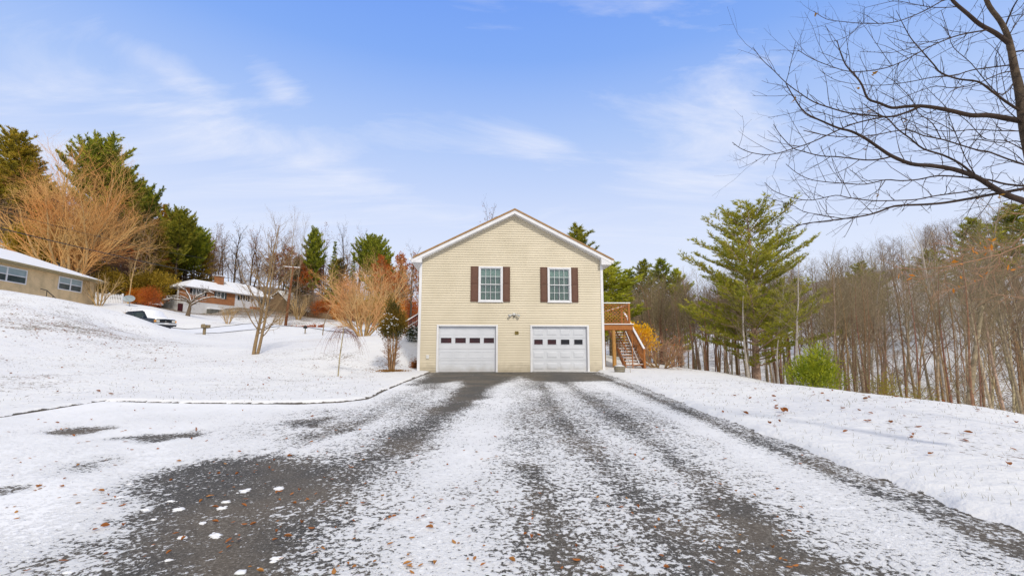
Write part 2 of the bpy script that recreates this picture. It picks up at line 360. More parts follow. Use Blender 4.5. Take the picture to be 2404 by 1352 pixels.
def vnoise(X, Y, seed=0):
    xi = np.floor(X).astype(np.int64); yi = np.floor(Y).astype(np.int64); fx = X-xi; fy = Y-yi
    fx = fx*fx*(3-2*fx); fy = fy*fy*(3-2*fy)
    def h(a, b):
        n = (a*374761393+b*668265263+seed*1442695041) & 0xffffffff
        n = ((n ^ (n >> 13))*1274126177) & 0xffffffff
        return ((n ^ (n >> 16)) & 0xffff)/65535.0
    return (h(xi,yi)*(1-fx)+h(xi+1,yi)*fx)*(1-fy)+(h(xi,yi+1)*(1-fx)+h(xi+1,yi+1)*fx)*fy-.5
def fbm(X, Y, s, o=4, seed=0):
    r = 0; a = 1
    for i in range(o): r = r+a*vnoise(X*s, Y*s, seed+i); a *= .5; s *= 2.03
    return r
g = on_drive
DP = [(3.95,-8),(3.92,8.6),(3.98,12),(4.05,18),(3.85,22.2),(-3.62,22.2),(-3.66,20.5),(-3.72,16)]
DP += [g(860,938),g(800,945),g(700,950),g(575,949),g(450,948),g(340,946),g(240,943),g(120,962),g(0,981),(-10.4,7.5),(-12,5.5),(-16,4),(-20,3.5),(-20,-8)]
def sdf(X, Y):
    X = np.asarray(X, float); Y = np.asarray(Y, float); d = np.full(X.shape, 1e9); ins = np.zeros(X.shape, bool); k = len(DP)
    for i in range(k):
        ax, ay = DP[i]; bx, by = DP[(i+1) % k]; ex, ey = bx-ax, by-ay
        t = np.clip(((X-ax)*ex+(Y-ay)*ey)/(ex*ex+ey*ey), 0, 1)
        d = np.minimum(d, np.hypot(X-ax-t*ex, Y-ay-t*ey))
        c = ((ay > Y) != (by > Y)) & (X < (bx-ax)*(Y-ay)/((by-ay) if by != ay else 1e-9)+ax)
        ins ^= c
    return np.where(ins, -d, d)
def sst(a, b, x):
    t = np.clip((x-a)/(b-a), 0, 1); return t*t*(3-2*t)
def terrain(X, Y, full=False):
    X = np.asarray(X, float); Y = np.asarray(Y, float)
    sd = sdf(X, Y)+fbm(X, Y, 2.6, 4, 5)*.16+.02*0
    T = tps(X, Y)
    Z0 = drive_z(np.maximum(Y, -8))
    w = sst(0, 2.6, sd)
    amp = .05+.25*sst(8, 30, sd)*sst(9, 16, X)
    und = fbm(X, Y, .55, 4, 9)*amp*sst(.1, 1.5, sd)+fbm(X, Y, 3.1, 3, 19)*.022*sst(.05, .4, sd)
    lip = .075*sst(-.02, .17, sd)-.10*sst(.02, -.15, sd)
    z = (1-w)*Z0+w*T+lip+und
    if full: return z, sd, lip
    return z
def h(x, y): return float(terrain(np.array([x]), np.array([y]))[0])
def axis(a, b, step, lo, hi, k=1.055):
    v = list(np.arange(a, b+1e-6, step)); s = step; x = v[-1]; up = []
    while x < hi: s *= k; x += s; up.append(x)
    s = step; x = v[0]; dn = []
    while x > lo: s *= k; x -= s; dn.append(x)
    return np.array(dn[::-1]+v+up)
def gridmesh(name, xs, ys, Z, mask=None):
    nx, ny = len(xs), len(ys); XX, YY = np.meshgrid(xs, ys)
    co = np.stack([XX, YY, Z], -1).reshape(-1, 3).astype(np.float32)
    i, j = np.meshgrid(np.arange(nx-1), np.arange(ny-1)); a = (j*nx+i)
    q = np.stack([a, a+1, a+nx+1, a+nx], -1)
    if mask is not None: q = q[mask[:-1,:-1] | mask[1:,1:] | mask[1:,:-1] | mask[:-1,1:]]
    q = q.reshape(-1, 4).astype(np.int32)
    me = bpy.data.meshes.new(name); me.vertices.add(len(co)); me.vertices.foreach_set('co', co.ravel())
    me.loops.add(q.size); me.loops.foreach_set('vertex_index', q.ravel()); me.polygons.add(len(q))
    me.polygons.foreach_set('loop_start', np.arange(0, q.size, 4, dtype=np.int32))
    me.update(calc_edges=True); me.polygons.foreach_set('use_smooth', np.ones(len(q), bool))
    o = bpy.data.objects.new(name, me); COL.objects.link(o); return o, XX, YY
xs = axis(-11.5, 11.5, .085, -420, 420, 1.045); ys = axis(2.4, 22.6, .085, -60, 420, 1.045)
XX, YY = np.meshgrid(xs, ys)
Z, SD, LIP = terrain(XX, YY, True)
go, _, _ = gridmesh('ground', xs, ys, Z)
lit = np.full(XX.shape, .03)
lit += .10*fbm(XX, YY, .25, 3, 31)
def blob(cx, cy, rx, ry, v):
    global lit
    lit += v*np.exp(-(((XX-cx)/rx)**2+((YY-cy)/ry)**2))
for px, py, Y, rx, ry, v in [(160,745,28,4.5,4,.10),(60,745,25,3,3,.12),(300,770,32,3,3,.07),(30,890,13.5,1.5,1.5,.10),(330,810,27,4,4,.05),(640,835,25,4,3,.06),(880,860,22,1.2,1.5,.07),(60,880,16,4,3,.06),(700,850,22,4,3,.04)]:
    p = at(px, py, Y); blob(p.x, p.y, rx, ry, v)
forest = sst(.5, 3.5, XX-(8.6+2.4*sst(25, 10, YY)))*sst(3, 10, YY)
forest = np.maximum(forest, sst(34, 42, YY)*sst(0, 4, XX))
lit += .13*forest
farl = sst(60, 75, YY)*sst(-10, -40, XX); lit += .27*farl
lit += .12*sst(78, 95, YY)
lit -= .09*sst(.9, 0, SD)
soil = sst(-.25, -.05, SD)*sst(.085, .01, SD)*np.where(XX < 0, 1.1, .62)
for nm, ar in (('litter', lit), ('soil', soil)):
    a = go.data.attributes.new(nm, 'FLOAT', 'POINT'); a.data.foreach_set('value', ar.ravel().astype(np.float32))
go.data.materials.append(M['ground']); tag(go, kind='structure')

# driveway
dx = np.arange(-20, 4.6, .07); dy = axis(2.2, 22.4, .07, -7, 22.41, 1.1)
DX, DY = np.meshgrid(dx, dy)
dsd = sdf(DX, DY)
cover = np.full(DX.shape, .665)
def stroke(pts, w, dv, world=False):
    global cover
    P_ = pts if world else [g(*p) for p in pts]
    d = np.full(DX.shape, 1e9)
    wob = fbm(DX, DY, .9, 3, 3)*.35
    for (ax, ay), (bx, by) in zip(P_[:-1], P_[1:]):
        ex, ey = bx-ax, by-ay; t = np.clip(((DX-ax)*ex+(DY-ay)*ey)/(ex*ex+ey*ey), 0, 1)
        d = np.minimum(d, np.hypot(DX-ax-t*ex, DY-ay-t*ey))
    cover += dv*np.exp(-((np.maximum(0, d+wob*w))/w)**2*1.1)
def patch(pts, dv, soft=.15, world=False):
    global cover
    P_ = pts if world else [g(*p) for p in pts]
    d = np.full(DX.shape, 1e9); ins = np.zeros(DX.shape, bool); k = len(P_)
    for i in range(k):
        ax, ay = P_[i]; bx, by = P_[(i+1) % k]; ex, ey = bx-ax, by-ay
        t = np.clip(((DX-ax)*ex+(DY-ay)*ey)/(ex*ex+ey*ey+1e-9), 0, 1); d = np.minimum(d, np.hypot(DX-ax-t*ex, DY-ay-t*ey))
        ins ^= ((ay > DY) != (by > DY)) & (DX < (bx-ax)*(DY-ay)/((by-ay) if by != ay else 1e-9)+ax)
    s = np.where(ins, -d, d)+fbm(DX, DY, 1.4, 4, 13)*.35
    cover += dv*sst(soft, -soft, s)
# snowy parking area to the left
cover += .50*sst(-2.6, -5.0, DX+.25*(DY-6))+.30*fbm(DX, DY, .9, 3, 41)*sst(-3, -5, DX)
cover += .3*sst(9, 12, DY)*sst(-2.9, -3.5, DX)
# wheel tracks
stroke([(1130,885),(1060,950),(1000,1000),(930,1050),(850,1110),(700,1230),(560,1352)], .40, -.50)
stroke([(1045,885),(980,935),(900,975),(800,1010),(740,1025)], .35, -.34)
stroke([(1235,890),(1245,960),(1252,1060),(1262,1352)], .20, -.10)
stroke([(1265,890),(1300,970),(1400,1075),(1560,1230),(1700,1352)], .26, -.34)
stroke([(1330,900),(1420,960),(1520,1030),(1700,1180),(1900,1340)], .26, -.34)
stroke([(1395,880),(1480,910),(1700,1003),(2000,1130),(2404,1300)], .17, -.46)
stroke([(1700,1190),(1750,1250),(1830,1352)], .26, -.34)
stroke([(1240,1100),(1290,1200),(1340,1352)], .18, -.30)
# snowier strips
stroke([(1400,900),(1600,985),(1850,1110),(2250,1352)], .26, .34)
stroke([(1180,900),(1170,960),(1130,1030),(1080,1120)], .30, .22)
stroke([(1130,940),(1090,1000),(1020,1160),(1000,1352)], .30, .2)
stroke([(1010,915),(930,960),(860,1010),(700,1060)], .22, .3)
stroke([(960,1230),(1090,1300),(1100,1352)], .42, .22)
stroke([(1500,1050),(1650,1180),(1850,1352)], .14, .16)
stroke([(2100,1180),(2300,1290),(2404,1352)], .2, .2)
# bare apron in front of the doors, thawed patch, smaller gaps
patch([(1010,870),(1405,874),(1430,892),(1330,899),(1250,891),(1215,882),(1160,910),(1105,955),(1060,960),(1110,905),(1080,893),(1000,900),(965,905)], -.78, .5)
patch([(330,1215),(270,1170),(300,1130),(480,1082),(700,1062),(770,1105),(720,1165),(600,1215),(450,1225)], -.85, .42)
patch([(0,1352),(180,1262),(330,1215),(600,1205),(610,1245),(560,1352)], -.6, .45)
patch([(120,1018),(170,1006),(260,1006),(240,1018),(160,1024)], -1.15, .25)
patch([(270,1030),(340,1018),(480,1010),(470,1024),(360,1042)], -1.15, .25)
patch([(150,1090),(260,1070),(300,1078),(200,1110),(140,1112)], -.7, .25)
patch([(0,1150),(25,1150),(0,1162)], -.9, .1)
patch([(690,990),(770,980),(760,1003),(700,1003)], -.6, .3)
cover += .15*sst(9, 13, DY)*sst(-3.4, -3.9, DX)
cover += fbm(DX, DY, .35, 3, 77)*.22+fbm(DX, DY, 1.3, 3, 57)*.18
cover -= 1.1*sst(-.05, .01, dsd)*(DX < 0)+.22*sst(-.25, -.05, dsd)*(DX > 0)
cover = np.clip(cover, -.9, 1.6)
Zd = drive_z(np.maximum(DY, -8))+np.maximum(cover, 0)*.012
do, _, _ = gridmesh('driveway', dx, dy, Zd, dsd < .35)
a = do.data.attributes.new('cover', 'FLOAT', 'POINT'); a.data.foreach_set('value', cover.ravel().astype(np.float32))
do.data.materials.append(M['drive']); tag(do, kind='structure')

# street behind the left lawn, snow packed with a dark wet edge
def strip(name, pts, offs, mats, mi, lift):
    mb = MB(); P_ = []
    for (a, b) in zip(pts[:-1], pts[1:]):
        a = Vector(a); b = Vector(b); k = max(2, int((b-a).length/1.5))
        for i in range(k): P_.append(a.lerp(b, i/k))
    P_.append(Vector(pts[-1])); n = len(offs)
    for i, p in enumerate(P_):
        t = (P_[min(i+1, len(P_)-1)]-P_[max(i-1, 0)]).normalized(); nn = Vector((-t.y, t.x))
        for o_ in offs:
            q = p+nn*o_; mb.v.append((q.x, q.y, h(q.x, q.y)+lift))
    for i in range(len(P_)-1):
        for j in range(n-1): mb.f.append((i*n+j, i*n+j+1, (i+1)*n+j+1, (i+1)*n+j)); mb.mi.append(mi[j])
    o = mb.build(name, mats); return tag(o, kind='structure')
c1 = [tuple(at(px, py, Y).xy) for px, py, Y in ((330,785,45),(420,778,45),(500,785,46.5),(580,788,50),(660,782,57),(740,782,58),(840,790,50))]
strip('road', c1, [-1.7,-1.45,-.9,.5,1.5,1.75], [M['roadsnow'], M['roadasphalt']], [1,0,0,0,1], .03)

# ------------------------------------------------------------------ tree builders
def rot_about(d, ang, az):
    d = d.normalized(); ref = Vector((0,0,1)) if abs(d.z) < .9 else Vector((1,0,0))
    a = d.cross(ref).normalized(); b = d.cross(a)
    return (d*math.cos(ang)+(a*math.cos(az)+b*math.sin(az))*math.sin(ang)).normalized()
def grow(mbs, rng, p, d, L, r, lev, S, tips=None):
    s = S[lev]; n = s.get('seg', 3); pts = [p.copy()]; rads = [r]; dd = d.normalized(); q = p.copy(); tap = s.get('taper', .35)
    for i in range(n):
        dd = (dd+Vector((rng.gauss(0,1), rng.gauss(0,1), rng.gauss(0,1)))*s.get('w', .1)+Vector((0,0,s.get('up', 0)))).normalized()
        q = q+dd*(L/n); pts.append(q.copy()); rads.append(r*(1-(1-tap)*(i+1)/n))
    mbs[min(lev, len(mbs)-1)].tube(pts, rads, s.get('sides', 3))
    if tips is not None and lev == len(S)-1: tips.append((pts[-1], dd)); tips.append((pts[len(pts)//2], dd))
    if lev+1 >= len(S): return pts
    k = s['kids']; k = k if isinstance(k, int) else rng.randint(*k); az = rng.uniform(0, 6.28); st = s.get('st', .3)
    for i in range(k):
        t = st+(1-st)*((i+rng.uniform(.1,.9))/k); x = t*n; j = min(int(x), n-1); c = pts[j].lerp(pts[j+1], x-j)
        dl = (pts[j+1]-pts[j]).normalized(); az += 2.4+rng.uniform(-.5,.5)
        ang = R(rng.uniform(*s['ang'])); ln = L*rng.uniform(*s['kl'])*(1-s.get('kt', .5)*t)
        grow(mbs, rng, c, rot_about(dl, ang, az), ln, min(rads[j]*s.get('kr', .5), rads[j]*.9), lev+1, S, tips)
    return pts
def make_tree(name, seed, H, r, S, bark, twig, lean=(0,0), leaf=None, nleaf=0, lsize=.08, trunks=1, spread=0, minr=.004, leafname='leaves'):
    rng = random.Random(seed); t = MB(); c = MB(); tips = []
    for k in range(trunks):
        a = 2*math.pi*k/max(trunks,1)+rng.uniform(-.4,.4)
        sp = spread*(.25+.75*rng.random()) if trunks > 1 else 0
        d = Vector((lean[0]+sp*math.cos(a), lean[1]+sp*math.sin(a), 1))
        grow([t, c], rng, Vector((.10*spread*math.cos(a)*(trunks > 1), .10*spread*math.sin(a)*(trunks > 1), -.25)), d, H*(1 if trunks == 1 else rng.uniform(.75,1.05)), r, 0, S, tips)
    e = empty(name, (0,0,0))
    t.build('trunk', bark, e, True); c.build('crown', twig, e)
    if leaf and nleaf:
        lb = MB(); cards(lb, rng, [rng.choice(tips)[0] for _ in range(nleaf)], lsize, .12); lb.build(leafname, leaf, e)
    e['_h'] = H; return e
def cards(mb, rng, centres, size, jit, narrow=.5, up=0, dirs=None):
    for i, c in enumerate(centres):
        c = Vector(c)+Vector((rng.gauss(0,jit), rng.gauss(0,jit), rng.gauss(0,jit)))
        a = Vector((rng.gauss(0,1), rng.gauss(0,1), rng.gauss(0,1)+up))
        if dirs: a = a*.55+dirs[i]
        a.normalize(); b = a.cross(Vector((rng.gauss(0,1), rng.gauss(0,1), rng.gauss(0,1)))).normalized()
        s = size*rng.uniform(.6,1.3); w = s*narrow
        p = [c-a*s*.5, c+b*w*.5, c+a*s*.5, c-b*w*.5]
        n = len(mb.v); mb.v.extend([tuple(x) for x in p]); mb.f.append((n, n+1, n+2, n+3)); mb.mi.append(mb.m)
FS = lambda kids=26, st=.5: [dict(seg=9, sides=6, w=.035, up=.02, kids=kids, st=st, ang=(28,58), kl=(.24,.40), kt=.55, kr=.42, taper=.16),
      dict(seg=5, sides=4, w=.09, up=.10, kids=8, st=.2, ang=(25,55), kl=(.35,.6), kt=.4, kr=.5, taper=.25),
      dict(seg=3, sides=3, w=.10, up=.06, kids=5, st=.15, ang=(25,55), kl=(.4,.7), kt=.3, kr=.55, taper=.4),
      dict(seg=2, sides=3, w=.12, up=.05, taper=.5)]
# ---- conifers
def make_pine(name, seed, H, r, width, needle, bark, bough0=.12, dens=1., droop=.0, blade=.30, tier=.55, shape='pine', flat=.28, fan=1.0, gap=0, nb=(4,6), bw=.10, tip_up=.25):
    rng = random.Random(seed); t = MB(); fo = MB()
    tp = [Vector((0,0,-.3))]; x = Vector((0,0,0))
    for i in range(1, 13):
        x = x+Vector((rng.gauss(0,.04), rng.gauss(0,.04), 0)); tp.append(Vector((x.x, x.y, H*i/12)))
    t.tube(tp, [r*(1-.93*i/12) for i in range(13)], 8)
    z = H*bough0; 
    while z < H*.985:
        f = z/H
        if shape == 'pine': L = width*(1-f)**.48*rng.uniform(.55,1.15)*(min(1, .55+(f-bough0)*2.2))
        elif shape == 'flat': L = width*rng.uniform(.65,1.1)*(1-max(0, f-.72)*2.6)*min(1, .45+(f-bough0)*2)
        else: L = width*(1-f)**.95*rng.uniform(.85,1.08)
        az0 = rng.uniform(0, 6.28); k = rng.randint(*nb)
        for b in range(k):
            if rng.random() < gap: continue
            az = az0+6.283*b/k+rng.uniform(-.35,.35); Lb = max(.25, L*rng.uniform(.7,1.15))
            j = min(int(f*12), 11); c = tp[j].lerp(tp[j+1], f*12-j)+Vector((0,0,rng.uniform(-.12,.12)*tier*2))
            el = rng.uniform(.05,.28)-droop+ f*.55*(shape != 'spruce')
            d = Vector((math.cos(az)*math.cos(el), math.sin(az)*math.cos(el), math.sin(el)))
            pts = [c.copy()]; n = 6
            for i in range(n):
                d = (d+Vector((rng.gauss(0,.06), rng.gauss(0,.06), tip_up*(i/n)*.35-.02-droop*.1))).normalized(); pts.append(pts[-1]+d*(Lb/n))
            rr = max(.008, r*.22*(1-f*.6)); t.tube(pts, [rr*(1-.8*i/n) for i in range(n+1)], 4)
            m = max(5, int(Lb*7*dens))
            for s_ in range(m):
                q = .18+.82*(s_+rng.random())/m; i = min(int(q*n), n-1); p = pts[i].lerp(pts[i+1], q*n-i); dl = (pts[i+1]-pts[i]).normalized()
                side = dl.cross(Vector((0,0,1))).normalized()*(1 if rng.random() < .5 else -1)
                sl = fan*Lb*.34*(1-.72*q+.12)*rng.uniform(.5,1.1)
                sd_ = (dl*.75+side*rng.uniform(.5,1.1)+Vector((0,0,rng.uniform(-.1,.3)))).normalized()
                e_ = p+sd_*sl
                kk = max(2, int(sl/.14*dens))
                if sl > .25: t.tube([p, e_], [.006, .003], 3)
                for u_ in range(kk):
                    cc = p.lerp(e_, (u_+.7)/kk)+Vector((rng.gauss(0,.04), rng.gauss(0,.04), rng.gauss(0,flat*.12)))
                    for w_ in range(6):
                        dv = (sd_*.8+Vector((rng.gauss(0,.55), rng.gauss(0,.55), abs(rng.gauss(0,.5))))).normalized()
                        bb = dv.cross(Vector((rng.gauss(0,1), rng.gauss(0,1), rng.gauss(0,1)))).normalized()*blade*bw
                        tip = cc+dv*blade*rng.uniform(.55,1.1); nn = len(fo.v)
                        fo.v.extend([tuple(cc-bb), tuple(cc+bb), tuple(tip)]); fo.f.append((nn, nn+1, nn+2)); fo.mi.append(0)
        z += tier*rng.uniform(.7,1.25)*(1-.4*f)
    e = empty(name, (0,0,0)); t.build('trunk', bark, e, True); fo.build('foliage', needle, e); e['_h'] = H*1.09; return e

def xy_on(px, Y):
    x = (px-1202)/F*Y
    for _ in range(3):
        z = h(x, Y); c = (Y*math.cos(TH)+(z-CZ)*math.sin(TH)); x = (px-1202)/F*c
    return x, Y, z
def top_z(px, py, Y): return at(px, py, Y).z
used = set()
def place(proto, px, Y, top=None, label=None, cat='tree', group=None, rz=None, hs=1., wscale=None, rng=random.Random(5)):
    if proto.name in used: o = copy_tree(proto)
    else: o = proto; used.add(proto.name)
    x, y, z = xy_on(px, Y)
    s = (top_z(px, top, Y)-z)/proto['_h'] if top is not None else hs
    w = s if wscale is None else wscale
    o.location = (x, y, z); o.scale = (w, w, s); o.rotation_euler = (0, 0, rng.uniform(0, 6.28) if rz is None else rz)
    for k in ('label', 'category', 'group'):
        if k in o: del o[k]
    return tag(o, label, cat, group)

# ------------------------------------------------------------------ main house (local x along the facade, y away from the camera)
HA = R(4)
house = empty('garage_house', (0, 21.6, 0), HA, 'cream clapboard house with two white garage doors at the end of the driveway', 'house')
def hp(x, y, z=0):
    return Vector((x*math.cos(HA)-y*math.sin(HA), 21.6+x*math.sin(HA)+y*math.cos(HA), z))
def rects_minus(x0, x1, z0, z1, holes):
    xs_ = sorted({x0, x1, *[v for q in holes for v in (q[0], q[1]) if x0 < v < x1]}); zs_ = sorted({z0, z1, *[v for q in holes for v in (q[2], q[3]) if z0 < v < z1]})
    out = []
    for i in range(len(zs_)-1):
        run = None
        for j in range(len(xs_)-1):
            cx, cz = (xs_[j]+xs_[j+1])/2, (zs_[i]+zs_[i+1])/2
            if any(q[0] < cx < q[1] and q[2] < cz < q[3] for q in holes):
                if run: out.append(run); run = None
            else:
                run = (run[0], xs_[j+1], zs_[i], zs_[i+1]) if run else (xs_[j], xs_[j+1], zs_[i], zs_[i+1])
        if run: out.append(run)
    return out
WX0, WX1, ZB = -4.24, 4.27, .12
AP = (.11, 7.69); EZ = 5.33; SL = (AP[1]-EZ)/4.66
holes = [(-3.385, -.69, -1, 2.225), (.88, 3.53, -1, 2.225), (-1.51, -.48, 3.36, 4.92), (1.71, 2.73, 3.36, 4.92)]
mb = MB(); E_ = .113; z = ZB-.02
top_in = lambda z: ((AP[1]-.16)-z)/SL
while z < 7.5:
    z1 = z+E_
    hw0, hw1 = top_in(z), top_in(z1)
    if hw0 < .05: break
    xa0, xb0 = max(WX0, AP[0]-hw0), min(WX1, AP[0]+hw0); xa1, xb1 = max(WX0, AP[0]-max(hw1, 0)), min(WX1, AP[0]+max(hw1, 0))
    zm = (z+z1)/2; cuts = sorted([(q[0], q[1]) for q in holes if q[2] < zm < q[3]])
    seg = []; cur0, cur1 = xa0, xa1
    for a_, b_ in cuts: seg.append((cur0, a_, cur1, a_)); cur0 = cur1 = b_
    seg.append((cur0, xb0, cur1, xb1))
    for a0, b0, a1, b1 in seg:
        mb.add([(a0,-.034,z),(b0,-.034,z),(b1,-.003,z1),(a1,-.003,z1),(a0,.012,z),(b0,.012,z)], [(0,1,2,3),(4,5,1,0)])
    z = z1
mb.build('siding', M['siding'], house)
mb = MB()  # side and rear walls
mb.box(WX0, WX0+.12, .02, 14, -.3, 5.1); mb.box(WX1-.12, WX1, .02, 14, -.3, 5.1); mb.box(WX0+.125, WX1-.125, 13.88, 14, -.3, 5.1)
mb.add([(WX0+.13,13.9,5.1),(WX1-.13,13.9,5.1),(AP[0],13.9,7.45)], [(0,1,2)])
mb.build('wall', M['siding'], house)
mb = MB(); mb.box(WX0+.02, WX1-.02, .03, .10, -.3, .11); mb.build('foundation', M['concrete'], house)
mb = MB()  # roof
for s in (-1, 1):
    xe = AP[0]+s*4.66
    mb.prism([(AP[0], AP[1]), (xe, EZ), (xe, EZ-.085), (AP[0], AP[1]-.09)][::s], -.37, 14.35)
mb.build('roof', M['brownmetal'], house)
mb = MB()
for s in (-1, 1):
    xe = AP[0]+s*4.63
    mb.prism([(AP[0]+s*.001, AP[1]-.093), (xe, EZ-.080), (xe, EZ-.08-.15), (AP[0]+s*.001, AP[1]-.093-.16)][::s], -.345, -.315)   # rake board
    mb.prism([(AP[0]+s*.002, AP[1]-.225), (xe-s*.3, EZ+.10-.19), (xe-s*.3, EZ+.10-.22), (AP[0]+s*.002, AP[1]-.255)][::s], -.312, .04)   # soffit
    xa, xb = sorted((WX0-.36 if s < 0 else WX1+.36, WX0+.10 if s < 0 else WX1-.10))
    mb.box(xa, xb, -.335, 13.9, 5.07, 5.09)                                   # eave soffit
    mb.prism([(xa, 5.09), (xb, 5.09), (xb, EZ+.07), (xa, EZ-.10)] if s < 0 else [(xa, 5.09), (xb, 5.09), (xb, EZ-.10), (xa, EZ+.07)], -.33, -.02)
    mb.box(*( (xa-.012, xa) if s < 0 else (xb, xb+.012)), -.33, 14.3, 5.07, EZ-.06)
mb.build('fascia', M['white'], house)
for s in (-1, 1):
    mb = MB(); xg = (WX0-.38) if s < 0 else (WX1+.38)
    pr = [(xg+s*.0, 5.28), (xg+s*.11, 5.28), (xg+s*.11, 5.22), (xg+s*.06, 5.16), (xg, 5.16)]
    mb.prism(pr, -.36, 14.3); mb.build('gutter', M['white'], house)
for s in (-1, 1):
    mb = MB(); xc = WX0-.02 if s < 0 else WX1-.09
    mb.box(xc, xc+.11, -.052, -.0, .12 if s > 0 else .20, 5.068); xo = WX0-.03 if s < 0 else WX1+.005
    mb.box(xo, xo+.025, -.048, .13, .12 if s > 0 else .2, 5.066); mb.build('corner_board', M['white'], house)

def window(x0, x1, z0, z1, zm, seed):
    f = MB(); w = .075
    for a in ((x0,x1,z1-w,z1),(x0,x1,z0,z0+w),(x0,x0+w,z0+w+.001,z1-w-.001),(x1-w,x1,z0+w+.001,z1-w-.001)):
        f.box(a[0], a[1], -.068, .02, a[2], a[3])
    f.box(x0-.02, x1+.02, -.085, -.069, z0-.015, z0+.025)
    fo = f.build('window', M['white'], house)
    xi0, xi1, zi0, zi1 = x0+w, x1-w, z0+w, z1-w; s = .032
    for nm, za, zb, y in (('sash', zm-.018, zi1, -.01), ('sash', zi0, zm+.02, .012)):
        b = MB()
        for a in ((xi0,xi1,zb-s,zb),(xi0,xi1,za,za+s),(xi0,xi0+s,za+s,zb-s),(xi1-s,xi1,za+s,zb-s)): b.box(a[0], a[1], y-.02, y+.018, a[2], a[3])
        if y > 0: b.box(xi0+.001, xi1-.001, -.035, -.009, zb-.034, zb-.003)
        b.build(nm, M['white'], fo)
        b = MB()
        for k in (1,2,3):
            xm = xi0+s+(xi1-xi0-2*s)*k/4; b.box(xm-.008, xm+.008, y-.006, y+.006, za+s, zb-s)
        zz = (za+zb)/2; b.box(xi0+s, xi1-s, y-.005, y+.005, zz-.008, zz+.008); b.build('muntin_grid', M['white'], fo)
        b = MB(); b.box(xi0+s, xi1-s, y+.007, y+.010, za+s, zb-s); b.build('pane', M['glass'], fo)
    rng = random.Random(seed)
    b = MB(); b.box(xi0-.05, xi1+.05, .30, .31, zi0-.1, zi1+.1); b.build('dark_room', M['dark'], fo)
    b = MB(); gapx = xi0+(xi1-xi0)*.47
    for a0, a1 in ((xi0-.04, gapx), (gapx+.05, xi1+.04)):
        n = 44; 
        for i in range(n+1):
            x = a0+(a1-a0)*i/n; y = .12+.028*math.sin(x*52+seed)+.012*math.sin(x*131)
            b.v.append((x, y, zi0-.05)); b.v.append((x, y, zi1+.05))
        base = len(b.v)-2*(n+1)
        for i in range(n): b.f.append((base+2*i, base+2*i+2, base+2*i+3, base+2*i+1)); b.mi.append(0)
    b.build('curtain', M['curtain'], fo, True)
    b = MB(); b.box(xi0-.02, xi1+.02, .06, .066, zi1-.42, zi1+.02); b.box(xi0-.02, xi1+.02, .055, .072, zi1-.44, zi1-.415); b.build('shade', M['shade'], fo)
window(-1.555, -.435, 3.31, 4.97, 4.13, 1); window(1.665, 2.775, 3.31, 4.96, 4.13, 2)
for x0, x1 in ((-1.915,-1.56),(-.43,-.095),(1.325,1.66),(2.78,3.105)):
    mb = MB(); mb.box(x0, x1, -.055, -.02, 3.325, 4.965)
    for za, zb in ((3.38,4.12),(4.18,4.91)):
        mb.frustum(x0+.045, x1-.045, za, zb, -.0552, -.066, .03)
        # raised rails around the panel
    for a in ((x0,x1,3.325,3.36),(x0,x1,4.93,4.965),(x0,x1,4.135,4.165),(x0,x0+.03,3.361,4.929),(x1-.03,x1,3.361,4.929)): mb.box(a[0], a[1], -.070, -.056, a[2], a[3])
    mb.build('shutter', M['shutter'], house)

def garage_door(x0, x1, panes, pz, raised, seed, redmask):
    f = MB(); zt = 2.19
    ox0, ox1 = x0-.085, x1+.085
    f.box(ox0, x0, -.062, .12, .13, 2.26); f.box(x1, ox1, -.062, .12, .13, 2.26); f.box(x0+.001, x1-.001, -.060, .12, zt, 2.258)
    f.box(x0+.001, x0+.02, .06, .119, .13, zt); f.box(x1-.02, x1-.001, .06, .119, .13, zt)
    fo = f.build('door_frame', M['white'], house)
    d = MB(); hsec = (zt-.135)/4; w = (x1-x0)
    for k in range(4):
        z0 = .135+k*hsec; z1 = z0+hsec-.009
        if k == 2:
            for a in rects_minus(x0+.021, x1-.021, z0, z1, [(a_, b_, pz[0], pz[1]) for a_, b_ in panes]): d.box(a[0], a[1], .085, .12, a[2], a[3])
        else:
            d.box(x0+.021, x1-.021, .085, .12, z0, z1)
            for i in range(4):
                pc = (panes[i][0]+panes[i][1])/2; hw = .24 if raised else .285
                za, zb = z0+.11, z1-.11
                if raised:
                    d.frustum(pc-hw, pc+hw, za, zb, .0848, .073, .02); d.frustum(pc-hw+.035, pc+hw-.035, za+.035, zb-.035, .0728, .064, .015)
                else:
                    for a in ((pc-hw,pc+hw,zb-.018,zb),(pc-hw,pc+hw,za,za+.018),(pc-hw,pc-hw+.018,za+.0185,zb-.0185),(pc+hw-.018,pc+hw,za+.0185,zb-.0185)): d.box(a[0], a[1], .074, .0848, a[2], a[3])
    d.box(x0+.02, x1-.02, .122, .13, .13, zt)
    do_ = d.build('garage_door', M['door_white'], house)
    b = MB(); b.box(x0+.02, x1-.02, .08, .121, .118, .134); b.build('door_seal', M['rubber'], do_)
    for i, (a_, b_) in enumerate(panes):
        b = MB(); b.box(a_-.002, b_+.002, .105, .11, pz[0]-.002, pz[1]+.002); b.build('pane', M['redglass'] if redmask[i] else M['blackglass'], do_)
        b = MB(); s = .022
        for a in ((a_-s,b_+s,pz[1],pz[1]+s),(a_-s,b_+s,pz[0]-s,pz[0]),(a_-s,a_,pz[0]+.0005,pz[1]-.0005),(b_,b_+s,pz[0]+.0005,pz[1]-.0005)): b.box(a[0], a[1], .072, .0847, a[2], a[3])
        b.build('pane_frame', M['door_white'], do_)
garage_door(-3.34, -.735, [(-3.24,-2.76),(-2.59,-2.11),(-1.94,-1.46),(-1.29,-.82)], (1.43,1.67), False, 1, (1,1,1,1))
